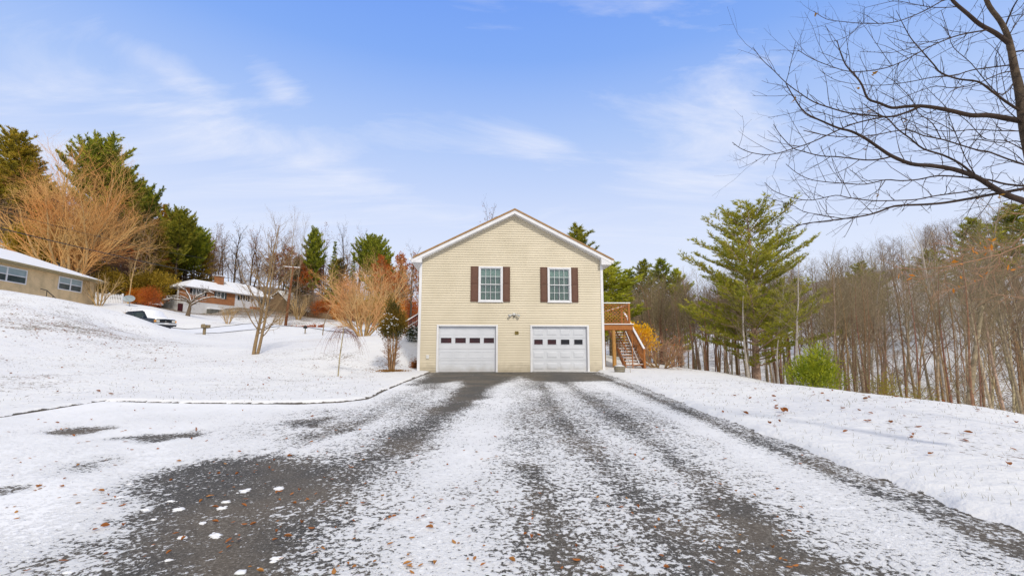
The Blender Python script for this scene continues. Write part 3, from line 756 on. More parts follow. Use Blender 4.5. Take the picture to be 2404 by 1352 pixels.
garage_door(.925, 3.49, [(1.03,1.43),(1.655,2.055),(2.275,2.675),(2.895,3.295)], (1.37,1.60), True, 2, (1,1,0,0))
# twin floodlight, number plaque, dryer vent
mb = MB(); mb.ball((.09,-.06,2.74), .075, 1.1, .8, .9); fl = mb.build('floodlight', M['plastic'], house, True)
for s in (-1, 1):
    mb = MB(); a = Vector((.09+s*.05,-.09,2.75)); b = Vector((.09+s*.15,-.15,2.71)); c = Vector((.09+s*.245,-.22,2.665))
    mb.tube([a, b], [.022,.026], 8); mb.tube([b-Vector((s*.01,0,0)), b, c], [.012,.042,.062], 12); mb.build('lamp_head', M['plastic'], fl, True)
    mb = MB(); dd = (c-b).normalized(); mb.tube([c-dd*.012, c-dd*.004, c-dd*.004+Vector((0,0,.0001))], [.055,.055,.001], 12); mb.build('lamp_lens', M['lens'], fl, True)
mb = MB(); mb.ball((.09,-.10,2.635), .038, 1, 1, .9); mb.build('motion_sensor', M['rubber'], fl, True)
mb = MB(); mb.box(.13, .30, -.052, -.040, 1.825, 1.965); pq = mb.build('house_number', M['brass'], house)
cu = bpy.data.curves.new('digits', 'FONT'); cu.body = '35'; cu.size = .15; cu.align_x = 'CENTER'; cu.align_y = 'CENTER'; cu.extrude = .003; cu.materials.append(M['rubber'])
tmp_ = bpy.data.objects.new('tmp', cu); COL.objects.link(tmp_); bpy.context.view_layer.update(); me_ = bpy.data.meshes.new_from_object(tmp_.evaluated_get(bpy.context.evaluated_depsgraph_get())); bpy.data.objects.remove(tmp_)
to = bpy.data.objects.new('digits', me_); COL.objects.link(to); to.parent = pq; to.location = (.215,-.056,1.895); to.rotation_euler = (R(90),0,0)
mb = MB(); mb.box(-3.87, -3.74, -.075, -.015, .74, .89); mb.box(-3.885, -3.725, -.08, -.076, .87, .90); mb.build('vent', M['plastic'], house)

# deck on the right of the house, a stair coming down below it
deck = empty('deck', (4.4, 24.6, 0), 0, 'stained wooden deck with lattice rail and open stair beside the cream house', 'deck')
def LB(): return MB()
mb = MB()
for i in range(12): mb.box(-.15, 1.95, .0+i*.145, .135+i*.145, 2.40, 2.44)
mb.build('deck_floor', M['wood'], deck)
mb = MB(); mb.box(-.1, 1.92, -.045, .0-.003, 2.16, 2.40); mb.box(1.88, 1.92, .0, 1.75, 2.16, 2.395); mb.box(-.1, 1.87, .9, .94, 2.16, 2.395); mb.build('rim_beam', M['wood'], deck)
mb = MB(); mb.box(-.1, 1.97, -.09, .2, 2.444, 2.485); mb.build('snow', M['snowplain'], deck)
mb = MB()
x0, x1, z0, z1 = -.05, 1.70, 2.50, 3.46
p_ = .18; k = int((x1-x0+z1-z0)/p_)+2
for i in range(k):
    c = i*p_
    for s in (0, 1):
        # line x+z = c (s=0) or x-z = c-(z1-z0)
        if s == 0: xa = max(0, c-(z1-z0)); xb = min(x1-x0, c); pa = (x0+xa, z0+c-xa); pb = (x0+xb, z0+c-xb)
        else: cc = c-(z1-z0); xa = max(0, cc); xb = min(x1-x0, cc+(z1-z0)); pa = (x0+xa, z0+xa-cc); pb = (x0+xb, z0+xb-cc)
        if xb-xa > .05: mb.bar((pa[0], -.01+s*.010, pa[1]), (pb[0], -.01+s*.010, pb[1]), .009, .034)
mb.build('lattice', M['wood'], deck)
mb = MB(); mb.box(1.70, 1.80, -.06, .04, 2.44, 3.55); mb.box(-.05, 1.699, -.045, .03, 3.46, 3.50); mb.box(-.05, 1.699, -.045, .03, 2.487, 2.52); mb.box(1.70,1.80,1.6,1.7,2.44,3.5)
mb.box(1.72,1.78,.04,1.6,3.4,3.46); mb.build('railing', M['wood'], deck)
mb = MB(); mb.box(-.07, 1.82, -.07, .05, 3.552, 3.60); mb.box(1.70, 1.8, .05, 1.7, 3.50, 3.53); mb.build('snow_cap', M['snowplain'], deck)
mb = MB(); mb.bar((-.1,.55,2.95),(1.55,.65,3.42),.07,.04); mb.build('inner_rail', M['wood'], deck); mb = MB(); mb.bar((-.1,.55,2.985),(1.55,.65,3.455),.08,.03); mb.build('rail_snow', M['snowplain'], deck)
for x, y, r_, zt in ((.93,.06,.105,2.155),(.60,.85,.05,2.155),(1.86,1.66,.05,2.155)):
    mb = MB(); mb.tube([Vector((x,y,-.1)), Vector((x,y,1)), Vector((x-.01,y,zt))], [r_,r_*.97,r_*.93], 12); mb.build('post', M['postwood'], deck, True)
# stair : from (y 3.4, z 2.4) down to (y -.55, z .2); x 1.35..2.25
NT = 13; ya, yb = 3.3, -.55; za, zb = 2.35, .30
stx0, stx1 = 1.38, 2.27
for i in range(NT):
    t_ = (i+.5)/NT; y = ya+(yb-ya)*t_; z = za+(zb-za)*t_
    mb = MB(); mb.box(stx0, stx1, y-.15, y+.14, z-.03, z+.012); tr = mb.build('stair_tread', M['wood'], deck)
    mb = MB(); n_s = 8
    for q in range(n_s): 
        a_, b_ = stx0+.02+(stx1-stx0-.04)*q/n_s, stx0+.02+(stx1-stx0-.04)*(q+1)/n_s
        mb.box(a_, b_, y-.155, y+.13, z+.013, z+.052+.010*math.sin(q*1.9+i))
    mb.build('tread_snow', M['snowplain'], tr)
for s, x in ((0, stx0-.045), (1, stx1+.005)):
    mb = MB(); mb.bar((x+.02, ya+.1, za-.05), (x+.02, yb-.1, zb-.16), .04, .28); mb.build('stringer', M['wood'], deck)
mb = MB(); xr = stx1+.03
mb.bar((xr, ya, za+.90), (xr, yb-.05, zb+.80), .05, .09); mb.box(xr-.045, xr+.045, yb-.12, yb-.03, .05, zb+.88)
mb.bar((xr, ya, za+.10), (xr, yb-.05, zb+.06), .04, .06)
for i in range(30):
    t_ = (i+.5)/30; y = ya+(yb-ya)*t_; z = za+(zb-za)*t_; mb.box(xr-.018, xr+.018, y-.018, y+.018, z+.06, z+.86)
mb.build('stair_rail', M['wood'], deck)
mb = MB(); mb.bar((xr, ya, za+.975), (xr, yb-.1, zb+.875), .10, .055); mb.build('rail_snow_cap', M['snowplain'], deck)
mb = MB(); xl = stx0-.05
mb.bar((xl+.65, ya-1.0, za+.1), (xl+.72, yb, zb+.1), .035, .06); mb.bar((xl,ya-1.6,za-.05),(xl+.35,yb+.9,zb+.75),.035,.05); mb.box(xl+.36, xl+.40, yb-.08, yb-.04, .1, 1.9); mb.build('hand_rail', M['wood'], deck)
mb = MB(); mb.bar((xl+.65, ya-1.0, za+.145), (xl+.72, yb, zb+.145), .045, .02); mb.build('hand_rail_snow', M['snowplain'], deck)
# small stair with red rail on the left, farther back
ls = empty('side_stair', (-5.6, 29.6, 0), 0, 'dark red wooden stair with snowy rail at the left edge of the cream house', 'stair')
mb = MB()
mb.box(.28,.38,-.05,.05,1.6,4.0)
mb.bar((-1.25,0,2.75),(.3,0,3.72),.05,.09); mb.bar((-1.25,0,2.15),(.3,0,3.1),.05,.09)
for i in range(13):
    t_ = (i+.5)/13; mb.box(-1.25+1.55*t_-.03, -1.25+1.55*t_+.03, -.02, .02, 2.15+.95*t_, 2.73+.97*t_)
mb.build('railing', M['redwood'], ls)
mb = MB()
for i in range(8):
    t_ = (i+.5)/8; mb.box(-1.2+1.6*t_-.12, -1.2+1.6*t_+.12, .05, 1.0, 1.95+.95*t_, 2.0+.95*t_)
mb.box(.3,1.6,-.03,1.2,2.85,2.95); mb.box(.38,1.7,-.03,.02,2.9,3.9); mb.box(-1.25,.3,.03,.06,1.7,2.1)
mb.build('steps', M['redwood'], ls)
mb = MB(); mb.bar((-1.28,0,2.815),(.32,0,3.79),.09,.05); mb.bar((-1.25,-.03,2.40),(.1,-.03,3.26),.03,.025); mb.build('snow_cap', M['snowplain'], ls)

# ------------------------------------------------------------------ far houses
def add_window(x0, x1, z0, z1, y, parent, panes=((0,1),), frame='white', glass='glassgrey', upper=None, mull=True, ax=None):
    """window on a wall facing -y (ax None) in the parent's frame"""
    f = MB(); w = .08; 
    for a in ((x0,x1,z1-w,z1),(x0,x1,z0,z0+w),(x0,x0+w,z0+w+.001,z1-w-.001),(x1-w,x1,z0+w+.001,z1-w-.001)): f.box(a[0], a[1], y-.07, y-.002, a[2], a[3])
    n = len(panes)
    for i in range(1, n):
        xm = x0+(x1-x0)*panes[i][0]; f.box(xm-.06, xm+.06, y-.068, y-.002, z0+w+.001, z1-w-.001)
    if mull:
        zm = (z0+z1)/2; f.box(x0+w+.001, x1-w-.001, y-.06, y-.003, zm-.035, zm+.035)
    fo = f.build('window', M[frame], parent)
    b = MB(); b.box(x0+w, x1-w, y-.02, y-.004, z0+w, ((z0+z1)/2 if mull else z1-w)); b.build('pane', M[glass], fo)
    if mull: b = MB(); b.box(x0+w, x1-w, y-.02, y-.004, (z0+z1)/2+.001, z1-w); b.build('pane', M[upper or glass], fo)
    return fo
# tan ranch house, long wall seen at a steep angle; local x runs along that wall
A0 = at(219,716,50); B0 = at(0,689,38.6)
ang = math.atan2(A0.y-B0.y, A0.x-B0.x); base = min(A0.z, B0.z)-.1
tan = empty('ranch_house', (A0.x, A0.y, base), ang, 'low tan brick ranch house with snowy roof on the far left rise', 'house')
Ld = 17.
mb = MB(); hw_ = top_z(228,664,50)-base
mb.box(-Ld, 0, .0, 9, -1.5, hw_); mb.build('wall', M['tanbrick'], tan)
mb = MB(); mb.box(-Ld-.5, .55, -.55, 9.5, hw_+.001, hw_+.2); mb.build('eaves', M['tantrim'], tan)
mb = MB(); rx = .6; hr = 2.3
mb.add([(-Ld-.6,-.62,hw_+.2),(rx,-.62,hw_+.2),(rx,9.6,hw_+.2),(-Ld-.6,9.6,hw_+.2),(-Ld+3.5,4.5,hw_+hr),(-4.2,4.5,hw_+hr)], [(0,1,5,4),(1,2,5),(2,3,4,5),(3,0,4)]); mb.box(-Ld-.6, rx, -.62, 9.6, hw_+.12+.083, hw_+.199)
mb.build('roof', M['snowplain'], tan)
mb = MB(); mb.prism([(-.62,hw_+.205),(-.74,hw_+.20),(-.74,hw_+.10),(-.62,hw_+.08)], -Ld-.6, rx, 'x'); mb.build('gutter', M['tantrim'], tan)
def wl(px, py):  # pixel -> local x,z on that wall
    d = ray(px, py); nx, ny = math.sin(ang), -math.cos(ang); t = (nx*A0.x+ny*A0.y)/(nx*d[0]+ny*d[1])
    x, y, z_ = d[0]*t, d[1]*t, CZ+d[2]*t
    return ((x-A0.x)*math.cos(ang)+(y-A0.y)*math.sin(ang), z_-base)
for (pa, pb) in (((137,656),(190,681)), ((0,631),(60,662))):
    xa, zt_ = wl(*pa); xb, zb_ = wl(*pb)
    zt_ = wl(pa[0], pa[1]-1)[1]; 
    zmid = (wl((pa[0]+pb[0])/2, (pa[1]+pb[1])/2))[1]
    if pa[0] == 0: xa -= 1.4
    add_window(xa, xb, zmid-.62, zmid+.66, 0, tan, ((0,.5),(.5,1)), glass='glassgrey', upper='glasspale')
mb = MB(); mb.tube([Vector((-.10,-.08,-.6)), Vector((-.10,-.08,hw_-.25)), Vector((-.10,-.5,hw_+.05))], [.05,.05,.05], 6); mb.build('downspout', M['tantrim'], tan)
x1_, z1_ = wl(57,681); x2_, z2_ = wl(106,704)
hr_ = empty('hand_rail', tan.matrix_basis @ Vector((x1_,-1.2,0)), ang, 'thin dark metal handrail sloping down in front of the tan ranch house', 'handrail')
mb = MB(); L_ = x2_-x1_; mb.tube([Vector((0,0,z1_+.15)), Vector((L_*.28,0,z1_+.1)), Vector((L_*1.15,0,z2_-.35))], [.035]*3, 6)
for q in (.3,.62): mb.tube([Vector((L_*q,0,-1)), Vector((L_*q,0,z1_+.1-(z1_-z2_+.45)*max(0,(q-.28)/.87)))], [.028]*2, 6)
mb.build('rail', M['wire'], hr_)

# brick house with a white wing, its long side running away from the camera
bang = R(75); C0 = Vector((-52, 74)); bz = 7.2; zE = 11.05-bz; zF = 8.95-bz
bh = empty('brick_house', (C0.x, C0.y, bz), bang, 'red brick house with snowy roof, chimney and white side wing on the rise', 'house')
def bl(px, py):
    d = ray(px, py); nx, ny = math.sin(bang), -math.cos(bang); t = (nx*C0.x+ny*C0.y)/(nx*d[0]+ny*d[1])
    return ((d[0]*t-C0.x)*math.cos(bang)+(d[1]*t-C0.y)*math.sin(bang), CZ+d[2]*t-bz)
mb = MB(); mb.box(0, 9.6, 0, 1.2, zF, zE); mb.box(2.6, 9.6, 1.201, 5, zF, zE); mb.build('brick_wall', M['redbrick'], bh)
mb = MB(); mb.box(-.1, 9.62, .03, 5.1, -2, zF-.001); mb.box(-.2, 2.6, -.3, 5.2, zF-.0005, zF+.08) if False else None; mb.build('basement_wall', M['ofwhite'], bh)
mb = MB(); mb.prism([(5.1,-2),(12.5,-2),(12.5,-.2),(5.1,zF-.3)], -.1, .12, 'x'); mb.build('retaining_wall', M['ofwhite'], bh)
mb = MB()
for y in (1.4, 4.6): mb.box(-.12, .06, y-.09, y+.09, zF, zE)
for i in range(14): mb.box(-.06, -.02, 1.55+i*.22, 1.60+i*.22, zF, zF+.85)
mb.box(-.08, 0, 1.5, 4.5, zF+.851, zF+.92); mb.build('porch_post', M['white'], bh)
mb = MB(); ez = zE+.14
mb.box(-.5, 10.0, -.55, 5.5, zE+.002, ez); mb.box(10.001, 18.0, -.5, 7.5, zE+.002, ez-.002); mb.build('eaves', M['white'], bh)
mb = MB(); mb.add([(-.6,-.65,ez),(10.1,-.65,ez),(10.1,5.6,ez),(-.6,5.6,ez),(3.4,2.4,ez+1.75),(9.8,2.4,ez+1.75)], [(0,1,5,4),(1,2,5),(2,3,4,5),(3,0,4)]); mb.build('roof', M['snowplain'], bh)
mb = MB(); mb.add([(9.9,-.6,ez),(18.2,-.6,ez),(18.2,7.6,ez),(9.9,7.6,ez),(9.9,3.3,ez+2.5),(16.6,3.3,ez+2.4)], [(0,1,5,4),(1,2,5),(2,3,4,5),(3,0,4)]); mb.build('wing_roof', M['snowplain'], bh)
mb = MB(); mb.box(9.61, 17.5, .05, 7, -2, zE); mb.build('wing_wall', M['white'], bh)
for (pa, pb, pn, g_, sh_) in (((450,676),(481,694),((0,.3),(.3,.7),(.7,1)),'glassgrey','rubber'), ((507,684),(528,702),((0,.5),(.5,1)),'glassgrey','glassgrey'), ((562,690),(583,706),((0,.35),(.35,.7),(.7,1)),'blackglass','rubber'), ((610,704),(625,716),((0,.5),(.5,1)),'glassgrey','rubber')):
    xa, za = bl(*pa); xb, zb = bl(*pb); zm = bl((pa[0]+pb[0])/2, (pa[1]+pb[1])/2)[1]; hh_ = .58
    wy = 0 if pa[0] < 550 else .05
    add_window(xa+.15, xb-.15, zm-hh_, zm+hh_, wy, bh, pn, mull=False, glass=g_)
    for x in (xa-.25, xb-.14): mb = MB(); mb.box(x, x+.38, wy-.06, wy-.003, zm-hh_, zm+hh_); mb.build('shutter', M[sh_], bh)
xa, za = bl(418,713); xb, zb = bl(428,731); mb = MB(); mb.box(xa, xb, -.0, .028, zb, za+.1); mb.build('basement_door', M['maroon'], bh)
xa, za = bl(440,713); xb, zb = bl(476,737); mb = MB(); mb.box(xa, xb, -.02, .028, zb, zF-.35); mb.build('garage_door', M['ofwhite'], bh)
xa, za = bl(486,724); mb = MB(); mb.box(xa, xa+2.4, -.7, .02, -.6, .75); mb.build('rock_wall', M['rockdark'], bh); mb = MB(); mb.box(xa-.05, xa+2.5, -.75, .02, .751, .95); mb.build('wall_snow', M['snowplain'], bh)
xa, za = bl(592,704); mb = MB(); mb.tube([Vector((xa,.045,za)), Vector((xa,-.03,za)), Vector((xa,-.04,za))], [.24,.24,.06], 10); mb.build('wreath', M['maroon'], bh)
xa, za = bl(585,722); xb, zb = bl(601,725); mb = MB(); mb.box(xa, xb, -.9, -.1, zb-.5, za+.15); mb.build('planter_wall', M['redbrick'], bh)
ct = top_z(513,648,82)-bz
mb = MB(); mb.box(7.6, 8.8, 1.9, 2.8, zE+.8, ct-.1); mb.box(7.5, 8.9, 1.8, 2.9, ct-.099, ct); mb.build('chimney', M['redbrick'], bh)
mb = MB(); mb.box(7.5, 8.9, 1.8, 2.9, ct+.002, ct+.1); mb.build('chimney_snow', M['snowplain'], bh)

# tan barn with a snowy gable beyond the utility pole
p = at(663,733,97); bn_ = empty('barn', (p.x, p.y, p.z-.4), R(-8), 'small weathered tan barn with snow on its gable behind the utility pole', 'barn')
mb = MB(); mb.prism([(-2.9,-.5),(2.2,-.5),(2.2,1.5),(-1.0,4.6),(-2.9,3.4)], 0, 6); mb.build('wall', M['barnwood'], bn_)
mb = MB(); mb.prism([(2.6,1.25),(2.6,1.5),(-1.0,5.0),(-1.0,4.65)], -.4, 6.4); mb.prism([(-3.2,3.2),(-1.001,4.65),(-1.001,5.0),(-3.2,3.5)], -.4, 6.4); mb.build('roof', M['snowplain'], bn_)

# SUV under snow
def wheel(x, y, r, parent):
    b = MB(); b.tube([Vector((x,y-.11,r)), Vector((x,y-.10,r)), Vector((x,y+.10,r)), Vector((x,y+.11,r))], [r*.85,r,r,r*.85], 20, True); w = b.build('wheel', M['rubber'], parent)
    b = MB(); b.tube([Vector((x,y-.125,r)), Vector((x,y-.115,r))], [r*.5,r*.6], 14, True); b.tube([Vector((x,y+.115,r)), Vector((x,y+.125,r))], [r*.6,r*.5], 14, True); b.build('rim', M['metal'], w)
def vehicle(name, loc, rz, label, cat, paint, snow=True, L=4.7, suv=True):
    e = empty(name, loc, rz, label, cat); hw = .88
    def loft(prof_list, m, nm, par=e):
        b = MB(); n = len(prof_list[0][1])
        for (y, pr) in prof_list:
            for (x, z) in pr: b.v.append((x, y, z))
        for k in range(len(prof_list)-1):
            for i in range(n): b.f.append((k*n+i, k*n+(i+1) % n, (k+1)*n+(i+1) % n, (k+1)*n+i)); b.mi.append(0)
        b.f.append(tuple(range(n))[::-1]); b.f.append(tuple(range((len(prof_list)-1)*n, len(prof_list)*n))); b.mi += [0,0]
        return b.build(nm, m, par)
    body = [(-L/2,.45),(-L/2,.95),(-L/2+.1,1.04),(L/2-1.2,1.06),(L/2-.15,.98),(L/2,.86),(L/2,.42),(L/2-.5,.30),(-L/2+.4,.30)]
    ins = [(x*.97, .3+(z-.3)*.97) for x, z in body]
    loft([(-hw, ins), (-hw+.06, body), (hw-.06, body), (hw, ins)], paint, 'body')
    gh = [(-L/2+.15,1.04),(-L/2+.32,1.62),(-L/2+.5,1.70),(.35,1.72),(.62,1.62),(1.22,1.05)]
    gt = [(x*.99, z) for x, z in gh]
    b = MB(); n = len(gh); yy = [hw-.06, hw-.16, hw-.22, hw-.22, hw-.18, hw-.08]
    for s in (-1, 1):
        for (x, z), y in zip(gh, yy): b.v.append((x, s*y, z))
    b.f += [tuple(range(n)), tuple(range(n, 2*n))[::-1]]+[(i, (i+1) % n, n+(i+1) % n, n+i) for i in range(n)]; b.mi = [0]*len(b.f)
    b.build('cabin', paint, e)
    for s in (-1, 1):
        for (xa, xb, xc, xd) in ((-.62,.22,.38,.90),(-1.55,-.72,-.72,-1.65)) if False else ((-.55,.30,.92,-.55),(-1.45,-.66,-.66,-1.55)):
            b = MB(); y0, y1 = s*(hw-.055), s*(hw-.17)
            b.add([(xd,y0,1.10),(xc,y0,1.10),(xb,y1,1.58),(xa,y1,1.58)], [(0,1,2,3)] if s < 0 else [(3,2,1,0)]); b.build('side_window', M['glassgrey'], e)
        b = MB(); b.box(.78,.95,s*(hw+.02)-.09,s*(hw+.02)+.09,1.05,1.22); b.build('mirror', paint, e)
    b = MB(); b.add([(1.235,-hw+.12,1.07),(1.235,hw-.12,1.07),(.645,hw-.22,1.615),(.645,-hw+.22,1.615)], [(0,1,2,3)]); b.build('windshield', M['blackglass'], e)
    b = MB(); b.box(L/2+.0,L/2+.02,-.46,.46,.70,.86); g_ = b.build('grille', M['rubber'], e)
    b = MB(); b.tube([Vector((L/2+.02,0,.78)),Vector((L/2+.035,0,.78))],[.06,.05],10,True); b.build('badge', M['chrome'], g_)
    for s in (-1, 1):
        b = MB(); b.box(L/2-.02,L/2+.025,min(s*.50,s*.76),max(s*.50,s*.76),.70,.86); b.build('headlight', M['lens'], e)
        b = MB(); b.box(L/2-.10,L/2+.02,min(s*.765,s*.885),max(s*.765,s*.885),.70,.86); b.build('turn_signal', M['amber'], e)
        b = MB(); b.box(-L/2-.02,-L/2+.01,min(s*.62,s*.84),max(s*.62,s*.84),.75,1.0); b.build('taillight', M['tailred'], e)
    b = MB(); b.box(L/2-.1,L/2+.12,-hw,hw,.50,.64); b.build('bumper', M['carwhite'], e)
    b = MB(); b.box(L/2+.02,L/2+.10,-.85,.85,.36,.495); b.build('lower_valance', M['rubber'], e)
    b = MB(); b.box(L/2+.121,L/2+.13,-.16,.16,.50,.66); b.build('number_plate', M['ofwhite'], e)
    for x in (-L/2+.95, L/2-.95):
        for s in (-1, 1): wheel(x, s*(hw-.12), .36, e)
    if snow:
        b = MB()
        pts = [(-L/2+.2,1.66),(-L/2+.45,1.735),(.35,1.755),(.66,1.66),(1.26,1.10),(L/2-.2,1.02),(L/2-.02,.90)]
        hwp = [hw-.12,hw-.13,hw-.13,hw-.12,hw-.05,hw-.04,hw-.08]
        vs = []
        for (x, z), w_ in zip(pts, hwp):
            for y, dz in ((-w_,-.03),(-w_*.9,.05),(0,.09),(w_*.9,.05),(w_,-.03)): vs.append((x, y, z+dz))
        fs = [(k*5+i, k*5+i+1, (k+1)*5+i+1, (k+1)*5+i) for k in range(len(pts)-1) for i in range(4)]
        b.add(vs, fs); b.build('snow', M['snowplain'], e, True)
    return e
p = at(377,776,40.5); px_, py_ = p.x-1.6, p.y+.6
vehicle('suv', (px_, py_, h(px_, py_)+.02), R(-22), 'dark vehicle with snow over its windshield and hood behind the snowy bank', 'car', M['carblue'])
p = at(352,718,69)
vehicle('parked_car', (p.x, p.y, p.z-.45), R(-35), 'maroon car parked below golden bushes beyond the pale satellite dish', 'car', M['maroon'], snow=False, L=4.4)

# utility pole and lines
b0 = at(668,776,64); t0_ = at(689,624,64)
up = empty('utility_pole', (b0.x, b0.y, b0.z), 0, 'reddish brown utility pole with snow on its crossarm', 'utility pole')
dv = t0_-b0
mb = MB(); mb.tube([Vector((0,0,-.6)), dv*.5, dv], [.20,.17,.13], 10, True); mb.build('pole', M['polewood'], up, True)
mb = MB(); ca = at(666,627,64)-b0; cb_ = at(704,630,64)-b0; mb.bar(ca, cb_, .12, .12); mb.build('crossarm', M['polewood'], up)
mb = MB(); mb.bar(ca+Vector((0,0,.1)), cb_+Vector((0,0,.1)), .16, .08); mb.build('crossarm_snow', M['snowplain'], up)
mb = MB()
for q in (.08,.35,.65,.92): c = ca.lerp(cb_, q); mb.tube([c+Vector((0,0,.06)), c+Vector((0,0,.26))], [.05,.03], 6, True)
mb.build('insulator', M['metal'], up)
def cable(a, b, sag, r, label):
    mid = []
    for i in range(25):
        t = i/24; p = a.lerp(b, t); p.z -= sag*4*t*(1-t); mid.append(p-a)
    e = MB(); e.tube(mid, [r]*25, 5); o = e.build('power_line', M['wire']); o.location = a
    tag(o, label, 'power line', 'lines strung to the utility pole')
cable(at(-60,521,24), at(684,672,64), .5, .028, 'thick black line sweeping down past the golden tree to the utility pole')
cable(at(-60,478,30), at(668,626,64), .9, .014, 'thin upper line crossing the golden tree to the crossarm')
cable(at(684,676,64), at(990,740,40), .4, .016, 'thin line running from the utility pole toward the cream house')
cable(at(430,640,64), at(640,648,64.5), 1.0, .014, 'short drop line reaching the chimney end of the brick house')

# mailboxes
p = at(479,787,42); mw = empty('mailbox', (p.x, p.y, p.z), R(8), 'weathered wooden mailbox on a post beside the street', 'mailbox')
mb = MB(); mb.box(-.11,.11,-.06,.06,-.3,.72); mb.build('post', M['mailwood'], mw)
mb = MB(); mb.prism([(-.2,.70),(.2,.70),(.2,.92),(.12,.99),(-.12,.99),(-.2,.92)], -.28, .28); bx_ = mb.build('box', M['mailwood'], mw); mb = MB(); mb.box(-.24,.44,-.2,.2,.66,.699); mb.box(.2,.42,-.12,.12,.70,.93); mb.build('newspaper_holder', M['mailwood'], mw)
mb = MB(); mb.prism([(-.19,.93),(-.11,1.0),(.11,1.0),(.19,.93),(.12,1.03),(-.12,1.03)], -.27, .27); mb.build('snow', M['snowplain'], mw)
p = at(716,785,48); mw = empty('mailbox', (p.x, p.y, p.z), R(20), 'small dark mailbox on a thin post right of the utility pole', 'mailbox')
mb = MB(); mb.box(-.05,.05,-.05,.05,-.3,.62); mb.build('post', M['mailwood'], mw)
mb = MB(); mb.prism([(-.18,.62),(.18,.62),(.18,.80),(.1,.88),(-.1,.88),(-.18,.80)], -.26, .26); mb.build('box', M['rubber'], mw)
mb = MB(); mb.box(.185,.2,-.1,-.05,.7,.95); mb.build('flag', M['tailred'], mw)

# satellite dish
p = at(303,717,51); sd_ = empty('satellite_dish', (p.x, p.y, p.z), R(10), 'pale grey oval satellite dish on a short post right of the tan house', 'satellite dish')
mb = MB(); cz_ = .75
for ring, rr in enumerate((.05,.35,.6)):
    for j in range(18):
        a = 2*math.pi*j/18; mb.v.append((rr*math.cos(a), -.02+.10*(rr/.6)**2*-1, cz_+rr*.62*math.sin(a)))
for k in range(2):
    for j in range(18): mb.f.append((k*18+j, k*18+(j+1) % 18, (k+1)*18+(j+1) % 18, (k+1)*18+j)); mb.mi.append(0)
mb.f.append(tuple(range(18))); mb.mi.append(0)
do2 = mb.build('dish', M['greydish'], sd_); 
mb = MB(); mb.tube([Vector((0,.05,-.4)), Vector((0,.05,cz_))], [.04,.04], 6); mb.build('post', M['metal'], sd_)
mb = MB(); mb.tube([Vector((0,-.02,cz_-.3)), Vector((0,-.55,cz_-.05))], [.015,.015], 4); mb.ball((0,-.57,cz_-.04), .05); mb.build('feed_arm', M['metal'], sd_)

# picket fence
p0 = at(222,708,56); p1 = at(284,712,57)
pf = empty('picket_fence', (p0.x, p0.y, p0.z), 0, 'white picket fence behind the corner of the tan ranch house', 'fence')
v = p1-p0
mb = MB()
for i in range(17):
    q = v*(i/16); mb.box(q.x-.05, q.x+.05, q.y-.012, q.y+.012, q.z-.3, q.z+1.05)
mb.build('pickets', M['white'], pf)
mb = MB()
for zz in (.3,.8): mb.bar(Vector((0,.03,zz)), v+Vector((0,.03,zz)), .04, .09)
mb.build('rail', M['white'], pf)
mb = MB()
for q in (0,.5,1): c = v*q; mb.box(c.x-.07,c.x+.07,c.y+.05,c.y+.19,c.z-.3,c.z+1.2)
mb.build('fence_post', M['white'], pf)
p0 = at(690,736,92); p1 = at(800,756,80); v = p1-p0
pf = empty('rail_fence', (p0.x, p0.y, p0.z-.3), 0, 'low brown board fence under the rust coloured shrubs', 'fence')
mb = MB()
for i in range(60):
    q = v*(i/59); mb.box(q.x-.09, q.x+.09, q.y-.012, q.y+.012, q.z-.8, q.z+1.35+.1*math.sin(i*2.3))
mb.build('boards', M['barnwood'], pf)

# planter tub and thin stake on the right lawn
p = at(1455,880,20.3); pl = empty('planter', (p.x, p.y, h(p.x,p.y)+.01), R(12), 'low wooden stave tub heaped with snow on the lawn near the deck', 'planter')
mb = MB()
for j in range(20):
    a = 2*math.pi*j/20; M_ = Matrix.Rotation(a, 4, 'Z'); rr = .195
    mb.add([M_ @ Vector(q) for q in ((rr-.0,-.030,0),(rr+.02,-.030,0),(rr+.02,.030,0),(rr,.030,0),(rr+.03,-.036,.24),(rr+.055,-.036,.24),(rr+.055,.036,.24),(rr+.03,.036,.24))], [(0,3,2,1),(4,5,6,7),(0,1,5,4),(1,2,6,5),(2,3,7,6),(3,0,4,7)])
mb.build('staves', M['barrel'], pl)
mb = MB(); mb.tube([Vector((0,0,.05)), Vector((0,0,.075))], [.226,.229], 20); mb.tube([Vector((0,0,.17)), Vector((0,0,.195))], [.244,.247], 20); mb.build('hoop', M['metal'], pl)
mb = MB(); mb.ball((0,0,.2), .235, 1,1,.36, 16, 8); mb.build('snow', M['snowplain'], pl, True)
p = at(1481,884,19.8); mb = MB(); mb.tube([Vector((0,0,-.1)), Vector((-.03,0,.25)), Vector((-.06,0,.52))], [.011,.009,.006], 5); o = mb.build('stake', M['bark']); o.location = (p.x, p.y, h(p.x,p.y)); tag(o, 'thin bare stem standing in the snow right of the wooden tub', 'stem')

# ------------------------------------------------------------------ vegetation
protos = []
def T(*a, **k):
    e = make_tree(*a, **k); protos.append(e); return e
def P(*a, **k):
    e = make_pine(*a, **k); protos.append(e); return e
rng = random.Random(11)
